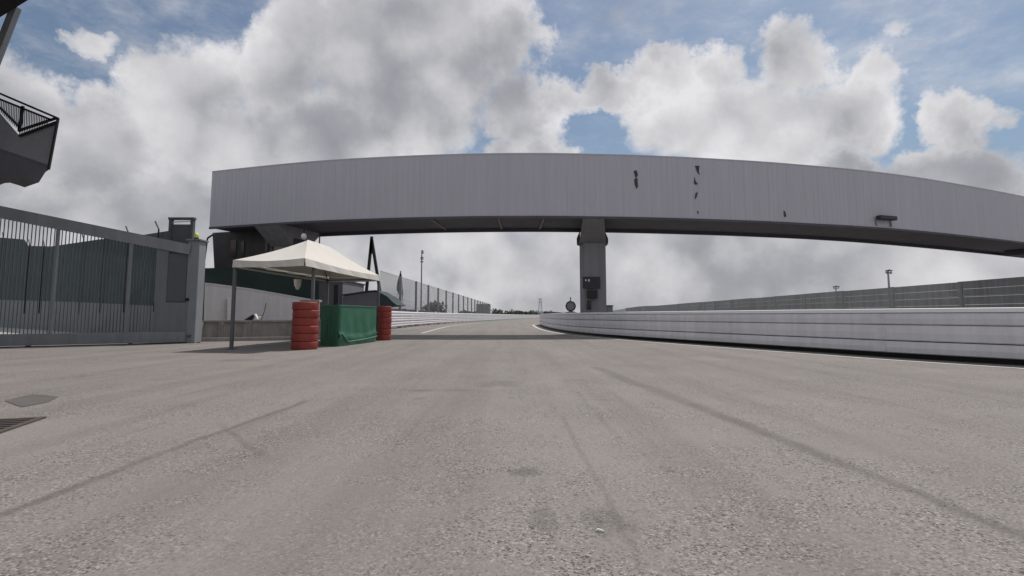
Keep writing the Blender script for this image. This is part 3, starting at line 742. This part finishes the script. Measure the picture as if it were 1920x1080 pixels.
# ------------------------------------------------------------------ sliding gate on the left
gA, gB = G(0, 652), G(347, 643.5)
gd = (gB - gA).normalized(); gA2 = gA - gd * 3.2
def gz(x, y, p):      # height at pixel for a ground position near p
    return at(x, y, p.y).z
zA, zB_ = gz(0, 391, gA), gz(345, 459, gB)
def gp(px):           # point on gate line seen at pixel column px
    k = (px - 960) / FPX; # x/y = k*? account for pitch lightly
    lo, hi = -4.0, (gB - gA).length + 1
    for _ in range(40):
        mid = (lo + hi) / 2; q = gA + gd * mid
        r_ = ray(px, 560)
        if q.x / q.y < r_.x / r_.y: lo = mid
        else: hi = mid
    return gA + gd * lo
Lg = (gB - gA).length
def gtop(q): return zA + (zB_ - zA) * ((q - gA).dot(gd)) / Lg
gn = Vector((gd.y, -gd.x, 0)) # toward camera
gate = thing('sliding_gate', V3((gA + gB) / 2, 0), 'long grey sliding gate of vertical bars with a solid end plate on the left', 'gate')
mb = MB(); a, b = gA2, gB; mb.bar(V3(a, gtop(a) - .16), V3(b, gtop(b) - .16), .14, .32); mb.build('top_rail', M['gate'], gate)
mb = MB(); mb.bar(V3(gA2, .20), V3(gB, .20), .14, .32); mb.build('bottom_rail', M['gate'], gate)
mb = MB(); q = gA2.copy(); e_ = gp(292); nb_ = int((e_ - gA2).length / .08)
for k in range(nb_):
    q = gA2 + gd * (.08 * (k + .5)); mb.bar(V3(q, .35), V3(q, gtop(q) - .30), .019, .014)
mb.build('bars', M['bars'], gate)
for px in (100, 240):
    q = gp(px); mb = MB(); mb.bar(V3(q + gn * .04, .35), V3(q + gn * .04, gtop(q) - .3), .06, .07); mb.build('stile', M['post'], gate)
q0, q1 = gp(290), gB
mb = MB(); mb.bar(V3(q0, .36 + .45), V3(q1, .36 + .45), .05, .90, up=(0, 0, 1)); mb.build('end_plate', M['plate'], gate)
mb = MB(); mb.bar(V3(gp(300), 1.26), V3(gp(300), gtop(q0) - .31), .30, .05, up=gn); mb.build('end_plate', M['plate'], gate)
mb = MB(); mb.bar(V3(gp(326) - gn * .03, 1.28), V3(gp(326) - gn * .03, gtop(q1) - .31), .58, .04, up=gn); mb.build('inset_panel', M['gatedark'], gate)
for px in (60, 250):
    q = gp(px); mb = MB(); mb.tube([V3(q, .06) - gn * .03, V3(q, .06) + gn * .03], .06, 12); mb.build('roller', M['black'], gate)
# ground rail of gate
tag(MB().bar(V3(gA2, .012), V3(gB + gd * .4, .012), .09, .02).build('gate_track', M['black']), 'dark steel track in the asphalt under the sliding gate', 'track')
# gate post with beacon
q = gp(361) + gd * .0; zt_ = at(361, 452, q.y).z
gpost = thing('gate_post', V3(q, 0), 'light grey square post at the right end of the sliding gate', 'post')
mb = MB(); mb.box((q.x, q.y + .1, zt_ / 2), (.36, .36, zt_), bev=.015); mb.build('column', M['post'], gpost)
mb = MB(); mb.box((q.x, q.y + .1, zt_ + .025), (.46, .46, .05), bev=.008); mb.build('cap', M['gate'], gpost)
mb = MB(); mb.box((q.x - .1, q.y - .10, at(349, 562, q.y).z), (.09, .06, .09)); mb.build('lock', M['black'], gpost)
mb = MB(); mb.box((q.x + .02, q.y - .1, .22), (.10, .08, .06)); mb.build('hinge_foot', M['gatedark'], gpost)
bq = Vector((q.x + .02, q.y, zt_ + .05))
t = thing('beacon', bq, 'small yellow-green warning beacon on top of the light grey gate post', 'beacon')
mb = MB(); mb.tube([bq, bq + Vector((0, 0, .05))], .07, 14); mb.build('base', M['black'], t)
mb = MB(); mb.tube([bq + Vector((0, 0, .05)), bq + Vector((0, 0, .16)), bq + Vector((0, 0, .21))], [.065, .06, .03], 14); mb.build('dome', M['yellow'], t, smooth=True)
# portal tower behind the gate end
Yp = gB.y + .45
a, b = at(319, 409, Yp), at(365, 409, Yp)
t = thing('gate_portal', (a.x / 2 + b.x / 2, Yp, 0), 'dark grey guide portal with open top frame rising behind the gate end', 'portal')
for x in (a.x + .05, b.x - .05):
    mb = MB(); mb.box((x, Yp, a.z / 2), (.09, .12, a.z)); mb.build('upright', M['gatedark'], t)
mb = MB(); mb.box(((a.x + b.x) / 2, Yp, a.z - .02), (b.x - a.x + .04, .14, .07)); mb.build('lintel', M['gatedark'], t)
zz = at(340, 421, Yp).z
mb = MB(); mb.box(((a.x + b.x) / 2, Yp + .01, zz / 2), (b.x - a.x - .1, .08, zz)); mb.build('panel', M['gatedark'], t)
mb = MB(); mb.bar((a.x + .1, Yp, a.z - .13), (b.x - .1, Yp, a.z - .10), .03); mb.build('brace', M['rail_white'], t)

# screen wall behind gate
wA, wB = Vector((at(-130, 590, 75).x, 75, 0)), Vector((at(322, 590, 20.6).x, 20.6, 0))
wd = (wB - wA).normalized(); LW = (wB - wA).length
def wp(px):
    lo, hi = 0, LW
    for _ in range(40):
        mid = (lo + hi) / 2; q = wA + wd * mid; r_ = ray(px, 560)
        if q.x / q.y < r_.x / r_.y: lo = mid
        else: hi = mid
    return wA + wd * lo
t = thing('screened_fence', V3(wA, 0), 'dark green screened fence on grey concrete base seen through the gate bars', 'fence')
ZL = 2.0
wn = Vector((wd.y, -wd.x, 0)); bz = [(wp(x), at(x, y, wp(x).y).z) for x, y in ((-130, 558), (0, 562), (140, 566), (265, 572), (322, 575))]
mb = MB(); mb.prism([V3(p, z) for p, z in bz] + [V3(wB, 0), V3(wA, 0)], wn * -.1, wn * .1); mb.build('base_wall', M['greywall'], t)
tp = [(-130, 440), (0, 446), (36, 449), (45, 461), (89, 462), (178, 449), (264, 440), (322, 431)]
pts = [(wp(x), at(x, y, wp(x).y).z) for x, y in tp]
mb = MB(); poly = [V3(p, z) for p, z in pts] + [V3(p, z) for p, z in bz[::-1]]; wn = Vector((wd.y, -wd.x, 0))
mb.prism(poly, wn * -.02, wn * .02); mb.build('green_screen', M['green_screen'], t)
for px in (-60, 0, 52, 80, 155, 195, 240, 297):
    q = wp(px); zt_ = None
    for (x0, y0), (x1, y1) in zip(tp, tp[1:]):
        if x0 <= px <= x1: zt_ = at(px, y0 + (y1 - y0) * (px - x0) / (x1 - x0), q.y).z
    mb = MB(); mb.tube([V3(q + wn * .14, 1.0), V3(q + wn * .14, zt_ + .1), V3(q + wn * .14 - wd * .45, zt_ + .48)], .035, 6); mb.build('post', M['black'], t)

# pavement beyond gate, lighter
mb = MB(); mb.face([V3(gA2 + Vector((-8, 1, 0)), .004), V3(gB + Vector((-1.2, .6, 0)), .004), V3(wB - Vector((.2, 1.0, 0)), .004), V3(wA - Vector((0, 1, 0)), .004)])
tag(mb.build('yard_pavement', mat('pale_yard_concrete', (.36, .36, .34), .9, 0, .12, 1.2, .2, 40)), kind='structure')

# ------------------------------------------------------------------ walls right of gate
t = thing('boundary_wall', (-12.4, 20, 0), 'pale whitewashed wall with a dark green screen on top behind the tent', 'wall')
w0, w1 = Vector((at(330, 560, 19.6).x, 19.6, 0)), Vector((at(600, 560, 23.6).x, 23.6, 0))
wdd = (w1 - w0).normalized(); wnn = Vector((wdd.y, -wdd.x, 0))
def wl(px, py):    # point on this wall plane at pixel
    r_ = ray(px, py); # solve w0 + s*wdd = t*r
    det = wdd.x * -r_.y + wdd.y * r_.x
    tt = (w0.x * -wdd.y + w0.y * wdd.x) / (r_.x * -wdd.y + r_.y * wdd.x)
    return Vector((r_.x * tt, r_.y * tt, CAMZ + r_.z * tt))
ed = [(362, 530), (402, 534), (470, 543), (545, 556), (600, 566)]
pts = [wl(x, y) for x, y in ed]
poly = pts + [V3(pts[-1], 0), V3(pts[0], 0)]
mb = MB(); mb.prism(poly, (0, 0, 0), -wnn * .25); mb.build('masonry', M['whitewall'], t)
mb = MB()
for a, b in zip(pts, pts[1:]): mb.bar(a - wnn * .12 + Vector((0, 0, .02)), b - wnn * .12 + Vector((0, 0, .02)), .30, .045)
mb.build('coping', M['rail_white'], t)
eu = [(362, 503), (402, 502), (436, 500), (600, 503)]
up = [wl(x, y) for x, y in eu]
mb = MB(); mb.prism(up + [p + Vector((0, 0, .045)) for p in pts[::-1]], -wnn * .12, -wnn * .18); mb.build('green_screen', M['green_wall'], t)
# white hatch / pilaster on the wall
c0_, c1_ = wl(425, 600), wl(450, 562)
t = thing('wall_hatch', V3(c0_, 0), 'pale upright hatch panel on the whitewashed wall beside the left tent pole', 'panel')
pl = [wl(425, 600), wl(449, 601), wl(449, 562), wl(425, 560)]
mb = MB(); mb.prism(pl, wnn * .003, wnn * .10); mb.build('frame', M['whitewall'], t)
pl = [wl(424, 600), wl(431, 600), wl(431, 561), wl(424, 560)]
mb = MB(); mb.prism(pl, wnn * .11, wnn * .16); mb.build('bright_edge', M['white'], t)
# low wall, capping, kerb
t = thing('low_wall', (-11, 19, 0), 'low rough concrete wall with pale capping along the back of the tent', 'wall')
a, b = at(372, 600, 18.2), at(640, 604, 20.5)
mb = MB(); mb.bar(V3(a, .31), V3(b, .31), .22, .62); mb.build('masonry', M['lowwall'], t)
mb = MB(); mb.bar(V3(a, .655), V3(b, .655), .34, .065); mb.build('capping', M['concrete'], t)
for px in (378, 416, 470):
    q = at(px, 610, 18.1 + (px - 372) * .0085); mb = MB(); mb.box((q.x, q.y - .03, .31), (.16, .16, .62)); mb.build('buttress', M['concrete'], t)
mb = MB(); a2, b2 = at(372, 625, 17.0), at(640, 625, 18.6); mb.bar(V3(a2, .06), V3(b2, .06), .16, .12); tag(mb.build('kerb', M['concrete']), kind='structure')
# debris on low wall: dark bag and pale board, stick
q = V3(at(474, 597, 18.95), .69); 
t = thing('folded_board', q, 'dark tilted panel propped against a bright white one on the low wall', 'board')
mb = MB(); mb.prism([q + Vector((-.33, 0, 0)), q + Vector((-.05, 0, .0)), q + Vector((.06, 0, .20)), q + Vector((-.02, 0, .20))], (0, 0, 0), (0, .12, 0)); mb.build('dark_panel', M['black'], t)
mb = MB(); mb.bar(q + Vector((.05, .05, .22)), q + Vector((.16, .05, .02)), .12, .05); mb.build('white_panel', M['white'], t)
q2 = q + Vector((.28, .06, 0)); mb = MB(); mb.tube([q2, q2 + Vector((.10, 0, .30)), q2 + Vector((.16, 0, .62))], .014, 6)
tag(mb.build('stick', M['rust']), 'thin reddish stick leaning on the low wall against the pale wall', 'stick')
q3 = q + Vector((.24, -.02, 0)); t = thing('crumpled_bottle', q3, 'small pale crumpled bottle beside the white board on the low wall', 'bottle')
mb = MB(); mb.tube([q3, q3 + Vector((.02, 0, .12)), q3 + Vector((.05, 0, .17))], [.04, .045, .015], 8); mb.build('body', M['white'], t)
mb = MB(); mb.tube([q3 + Vector((.05, 0, .17)), q3 + Vector((.06, 0, .2))], .018, 8); mb.build('cap', M['rust'], t)
# security lamp pole left
Y = 19.2
t = thing('camera_pole', V3(at(383, 500, Y), 0), 'dark pole with bent arm and camera box right of the gate post', 'pole')
mb = MB(); mb.tube([V3(at(383, 560, Y), 0), at(383, 490, Y), at(388, 452, Y), at(390, 446, Y), at(401, 439, Y)], .035, 7); mb.build('pole', M['black'], t)
flatbox('camera_box', 381, 470, 386, 492, Y - .05, .12, M['black'], t); flatbox('lamp', 380, 491, 386, 496, Y - .1, .1, M['rail_white'], t)

# cabins behind the tent
def cabin(x0, x1, ytop, Y, dep, m_, name, label, roofm=None):
    a, b = at(x0, ytop, Y), at(x1, ytop, Y)
    t = thing(name, V3((a + b) / 2, 0), label, 'building')
    mb = MB(); mb.box(((a.x + b.x) / 2, Y + dep / 2, a.z / 2), (b.x - a.x, dep, a.z)); mb.build('wall', m_, t)
    mb = MB(); mb.box(((a.x + b.x) / 2, Y + dep / 2, a.z + .04), (b.x - a.x + .12, dep + .12, .08)); mb.build('roof', roofm or M['signdark'], t)
    return t
cb = cabin(576, 643, 527, 28, 4, M['cabin'], 'site_cabin', 'grey flat-roofed cabin behind the tent right of the middle poles')
for x0, x1 in ((580, 587), (625, 634)): flatbox('door', x0, 534, x1, 590, 27.99, .03, M['signdark'], cb)
flatbox('white_post', 581.5, 520, 584, 553, 27.9, .05, M['white'], cb)
# grey canvas shed with sagging dark top
Y = 27.5; ed = [(643, 552), (665, 549), (690, 545), (706, 544), (714, 549), (727, 556), (737, 566), (745, 572)]
up = [at(x, y, Y) for x, y in ed]
t = thing('canvas_shelter', V3(up[0], 0), 'low grey shelter with a dark green sagging sheet over it behind the right tent pole', 'shelter')
mb = MB(); mb.prism([at(643, 556, Y)] + [at(x, y + 3, Y) for x, y in ed[1:4]] + [at(713, 553, Y), V3(at(713, 560, Y), 0), V3(at(643, 560, Y), 0)], (0, 0, 0), (0, 2.5, 0)); mb.build('wall', M['cabin'], t)
mb = MB(); mb.prism(up + [at(738, 573, Y), at(713, 575, Y), at(712, 552, Y)] + [at(x, y + 2.5, Y) for x, y in ed[3:0:-1]] + [at(643, 554.5, Y)], (0, -.12, 0), (0, 2.4, 0)); mb.build('sheet', M['green_screen'], t)

# ------------------------------------------------------------------ tent
ZV = 2.1
cL, cN, cR = atz(437, 500, ZV), atz(571, 497, ZV), atz(712, 526, ZV)
cBk = cL + cR - cN
tn = thing('gazebo', V3((cL + cR) / 2, 0), 'cream canvas gazebo with peaked roof on thin steel poles', 'gazebo')
cs = [cL, cN, cR, cBk]; ctr = (cL + cR) / 2; zap = at(596, 456.5, ctr.y).z
rdir = (cR - cN).normalized(); rdir.z = 0; hl = (cR - cN).length / 2
def tentroof():
    mb = MB(); n = 10; top = ZV + .17
    for i in range(4):
        a, b = cs[i], cs[(i + 1) % 4]
        grid = []
        for u in range(n + 1):
            row = []
            for v in range(n + 1):
                e_ = lerp(a, b, u / n); f = v / n
                p = lerp(V3(e_, 0), V3(ctr + rdir * (((e_ - ctr).dot(rdir)) / hl) * .75, 0), f); sag = -.05 * math.sin(math.pi * f) - .05 * math.sin(math.pi * u / n) * (1 - f)
                p.z = top + (zap - top) * f + sag; row.append(mb.bm.verts.new(p))
            grid.append(row)
        for u in range(n):
            for v in range(n): mb.bm.faces.new((grid[u][v], grid[u + 1][v], grid[u + 1][v + 1], grid[u][v + 1]))
    bmesh.ops.remove_doubles(mb.bm, verts=mb.bm.verts[:], dist=.002)
    return mb.build('canopy', M['canvas'], tn, smooth=False)
cnp = tentroof()
for i in range(4):
    a, b = cs[i], cs[(i + 1) % 4]; mb = MB(); n = 14; up_, dn = [], []
    d_ = (b - a).normalized(); o_ = Vector((d_.y, -d_.x, 0)); o_ = o_ if o_.dot(ctr - a) < 0 else -o_
    for u in range(n + 1):
        p = lerp(a, b, u / n); sg = .05 * math.sin(math.pi * u / n); w_ = .012 * math.sin(u * 2.1)
        up_.append(mb.bm.verts.new(V3(p, ZV + .175 - sg) + o_ * .01)); dn.append(mb.bm.verts.new(V3(p, ZV - .02 - sg * .3) + o_ * (.03 + w_)))
    for u in range(n): mb.bm.faces.new((up_[u], up_[u + 1], dn[u + 1], dn[u]))
    mb.build('valance', M['canvas'], tn)
for i, c in enumerate(cs):
    k = c + (ctr - c).normalized() * .06
    if i == 1: k = Vector((k.x - .02, k.y + .62, 0))
    mb = MB(); mb.box((k.x, k.y, 1.08), (.075, .075, 2.16), bev=.006); mb.build('pole', M['tentpole'], tn)
    mb = MB(); mb.box((k.x, k.y, .012), (.18, .18, .018)); mb.build('foot_plate', M['tentpole'], tn)
mb = MB()
for i in range(4):
    a, b = cs[i], cs[(i + 1) % 4]; ka, kb = lerp(a, ctr, .03), lerp(b, ctr, .03); mb.bar(V3(ka, ZV + .03), V3(kb, ZV + .03), .035)
    mb.bar(V3(ka, ZV + .06), V3(ctr, zap - .38), .03)
mb.build('roof_frame', M['tentpole'], tn)
# hanging white shade
q = at(558, 524, 16.5); t = thing('hanging_shade', q, 'small white tapered lampshade hanging under the cream gazebo', 'lamp')
mb = MB(); mb.tube([at(558, 543, 16.5), at(558, 535, 16.5), at(558, 524, 16.5)], [.04, .10, .115], 12); mb.build('shade', M['white'], t)
mb = MB(); mb.tube([q, V3(q, 2.5)], .008, 5); mb.build('cord', M['black'], t)

# red stacks
def red_stack(px0, px1, ybase, ytop, dep, rz, label):
    a, b = G(px0, ybase), G(px1, ybase); w = b.x - a.x; zt_ = at(px0, ytop, a.y).z
    c = Vector(((a.x + b.x) / 2, a.y + dep / 2, 0))
    t = thing('tyre_stack', c, label, 'tyre barrier', 'red stacks at the tent', rz=0)
    n = 6; hh = zt_ / n; r_ = w / 2 * 1.07
    for k in range(n):
        ox, oy = random.uniform(-.008, .008), random.uniform(-.008, .008); mb = MB(); rr_ = []
        prof = [(.55, .03), (.93, .0), (.98, .04), (1.0, .16), (1.0, .5), (1.0, .84), (.98, .96), (.93, 1.0), (.55, .97)]
        for pr_, pz in prof:
            rr_.append([mb.bm.verts.new((c.x + ox + math.cos(2 * math.pi * q / 28) * r_ * pr_, c.y + oy + math.sin(2 * math.pi * q / 28) * r_ * pr_, hh * (k + pz))) for q in range(28)])
        rr_.append(rr_[0])
        for A, B in zip(rr_, rr_[1:]):
            for q in range(28): mb.bm.faces.new((A[q], A[(q + 1) % 28], B[(q + 1) % 28], B[q]))
        mb.build('tyre', M['red'], t, smooth=True)
    mb = MB(); mb.tube([(c.x, c.y, hh * .05), (c.x, c.y, zt_ - hh * .06)], r_ * .56, 20); mb.build('core', M['red'], t)
    return t, c, zt_
rs1, rc1, rz1 = red_stack(540, 585, 656, 566, .55, R(2), 'taller bright red segmented stack at the near tent pole')
rs2, rc2, rz2 = red_stack(705, 729, 638.5, 574, .5, 0, 'smaller darker red stack at the right tent pole beside the green block')
t = thing('white_lid', (rc1.x, rc1.y, rz1), 'thin pale slab lying on top of the taller red stack', 'slab')
mb = MB(); mb.box((rc1.x + .08, rc1.y + .12, rz1 + .03), (.48, .3, .06), rz=R(6), bev=.01); mb.build('slab', M['concrete'], t)

# green tarpaulin block
gb = [G(600, 648.5), G(634, 650), G(704, 640.5)]
p0, p1, p2 = gb; p3 = p0 + (p2 - p1)
t = thing('green_barrier', V3((p0 + p2) / 2, 0), 'dark green tarpaulin-wrapped block between the two red stacks under the tent', 'barrier')
zt_ = at(634, 572.5, p1.y).z
mb = MB(); n = 16
def gface(a, b, mbb, lip=0):
    d_ = (b - a); nr = Vector((d_.y, -d_.x, 0)).normalized(); g_ = []
    for u in range(n + 1):
        row = []
        for v in range(n + 1):
            p = lerp(a, b, u / n); f = v / n
            w_ = (.022 * math.sin(u * 1.7 + f * 2.2) + .014 * math.sin(u * .9 - f * 5)) * math.sin(math.pi * u / n) * math.sin(math.pi * min(1, f * 1.15))
            # draped swag: edges of the sheet bunched in the low part
            sw = .05 * math.exp(-((f - .16 - .10 * abs(2 * u / n - 1) ** 2) / .05) ** 2) * lip
            row.append(mbb.bm.verts.new(V3(p, zt_ * f) + nr * (w_ + sw)))
        g_.append(row)
    for u in range(n):
        for v in range(n): mbb.bm.faces.new((g_[u][v], g_[u + 1][v], g_[u + 1][v + 1], g_[u][v + 1]))
for a, b, l_ in ((p0, p1, 0), (p1, p2, 1), (p2, p3, 0), (p3, p0, 0)): gface(a, b, mb, l_)
mb.face([V3(p0, zt_), V3(p1, zt_), V3(p2, zt_), V3(p3, zt_)])
bmesh.ops.remove_doubles(mb.bm, verts=mb.bm.verts[:], dist=.002)
mb.build('tarpaulin', M['green'], t, smooth=True)
d_ = (p2 - p1); nr = Vector((d_.y, -d_.x, 0)).normalized()
M['green_light'] = mat('worn_green_hem', (.08, .22, .15), .5, 0, .2, 6)
mb = MB(); pts = []
for k in range(13):
    u = k / 12; pts.append(V3(lerp(p1, p2, .03 + .95 * u), zt_ * (.10 + .22 * max(0, 1 - u * 6) + .06 * u ** 3)) + nr * .055)
mb.tube(pts, .02, 6); mb.build('hem', M['green_light'], t, smooth=True)
mb = MB(); mb.tube([V3(lerp(p1, p2, .55), zt_ * .72) + nr * .045, V3(lerp(p1, p2, .60), zt_ * .45) + nr * .05, V3(lerp(p1, p2, .74), zt_ * .22) + nr * .055], [.006, .012, .006], 6); mb.build('fold', M['green_light'], t, smooth=True)
mb = MB(); mb.bar(V3(p0, zt_ + .005), V3(p1, zt_ + .005), .04, .02); mb.bar(V3(p1, zt_ + .005), V3(p2, zt_ + .005), .04, .02); mb.build('top_seam', M['green_light'], t)

# ------------------------------------------------------------------ left building: stair landing, canopy roof
t = thing('stair_landing', V3(at(30, 300, 11), 0), 'dark grey raised stair landing with barred railing at the left edge', 'stair')
Y = 11.2
upo = [(-90, 120), (0, 212), (37, 255), (106, 226), (90, 308), (0, 278), (-90, 250)]
lo_ = [(-90, 250), (0, 278), (90, 308), (92, 318), (85, 323), (73, 342), (62, 338), (45, 333), (30, 334), (15, 341), (7, 337), (-12, 318), (-90, 320)]
mb = MB(); mb.prism([at(x, y, Y) for x, y in upo], (0, 0, 0), (-.75, .5, 0)); mb.build('side_panel', M['stairdark'], t)
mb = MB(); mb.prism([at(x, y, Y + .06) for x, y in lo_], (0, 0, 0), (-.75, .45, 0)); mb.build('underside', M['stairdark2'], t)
mb = MB()
rl = [((-90, 137), (109, 222)), ((-90, 150), (97, 225)), ((0, 201), (38, 239)), ((38, 244), (104, 222)), ((36, 255), (106, 229))]
for a, b in rl: mb.bar(at(*a, Y - .05), at(*b, Y - .05), .045)
mb.bar(at(109, 222, Y - .05), at(91, 318, Y - .05), .04); mb.bar(at(43, 199, Y - .05), at(36, 247, Y - .05), .045)
mb.build('handrail', M['black'], t)
mb = MB()
for k in range(46):
    x = -40 + k * 3.1
    yt = 150 + (x + 90) * (75 / 187.0)
    yb = (201 + (x) * (38 / 38.0)) + 4 if x < 37 else 250 - (x - 37) * .38
    if x > 92 or yb <= yt: continue
    mb.bar(at(x, yt, Y - .03), at(x - 1, yb + 3, Y - .03), .012)
mb.build('railing_bars', M['black'], t)
# the building itself stands just outside the frame
t = thing('pit_building', (-17.5, 6, 0), 'building at the left edge with black roof corner and slanted strut, top left', 'building')
mb = MB(); mb.box((-17.6, 5.0, 3.6), (9, 11, 7.2)); mb.build('wall', M['building'], t)
e0, e1 = atz(56, -2, 7.5), atz(-4, 35, 7.5); ed_ = (e0 - e1).normalized()
q0, q1 = e1 - ed_ * 9, e0 + ed_ * 1.2
mb = MB(); mb.prism([q0, q1, q1 + Vector((-4, -9, 0)), q0 + Vector((-3, -9, 0))], (0, 0, 0), (0, 0, .35)); mb.build('roof', M['roofblack'], t)
mb = MB(); p0_, p1_ = at(30, 14, 10.9), at(-75, 285, 10.9); mb.bar(p0_, p1_, .15, .12, up=(0, 1, 0)); mb.build('strut', M['gate'], t)

# ------------------------------------------------------------------ ground covers, patch, litter
poly = [G(8, 752), G(62, 739), G(110, 744), G(92, 754), G(40, 764)]
mb = MB(); mb.face([V3(p, .004) for p in poly]); tag(mb.build('asphalt_patch', M['dirt']), kind='structure')
c = G(-22, 802); t = thing('drain_cover', V3(c, 0), 'rusty square drain grate set in the asphalt at the left edge', 'drain cover')
dv = (G(60, 798) - G(2, 784)); rz_ = R(18)
mb = MB()
ca, sa = math.cos(rz_), math.sin(rz_)
def dl(x, y, z=.0): return Vector((c.x + x * ca - y * sa, c.y + x * sa + y * ca, z))
for x in (-.19, .19): mb.bar(dl(x, -.3, .006), dl(x, .3, .006), .05, .012)
for y in (-.3, .3): mb.bar(dl(-.215, y, .007), dl(.215, y, .007), .05, .012)
mb.build('frame', M['rust'], t)
mb = MB(); mb.face([dl(-.17, -.28, .003), dl(.17, -.28, .003), dl(.17, .28, .003), dl(-.17, .28, .003)]); mb.build('pit', M['black'], t)
mb = MB()
for k in range(7): mb.bar(dl(-.17, -.24 + k * .08, .006), dl(.17, -.24 + k * .08, .006), .03, .008)
mb.build('grate_bars', M['rust'], t)
c = G(1125, 998)
mb = MB(); mb.tube([c + Vector((-.016, .004, .004)), c + Vector((-.006, .008, .008)), c + Vector((.008, .002, .006)), c + Vector((.017, -.002, .004))], [.003, .0045, .004, .002], 8)
tag(mb.build('litter_scrap', M['white'], smooth=True), 'small curled white scrap lying on the asphalt near the camera', 'litter')
# a few loose stones
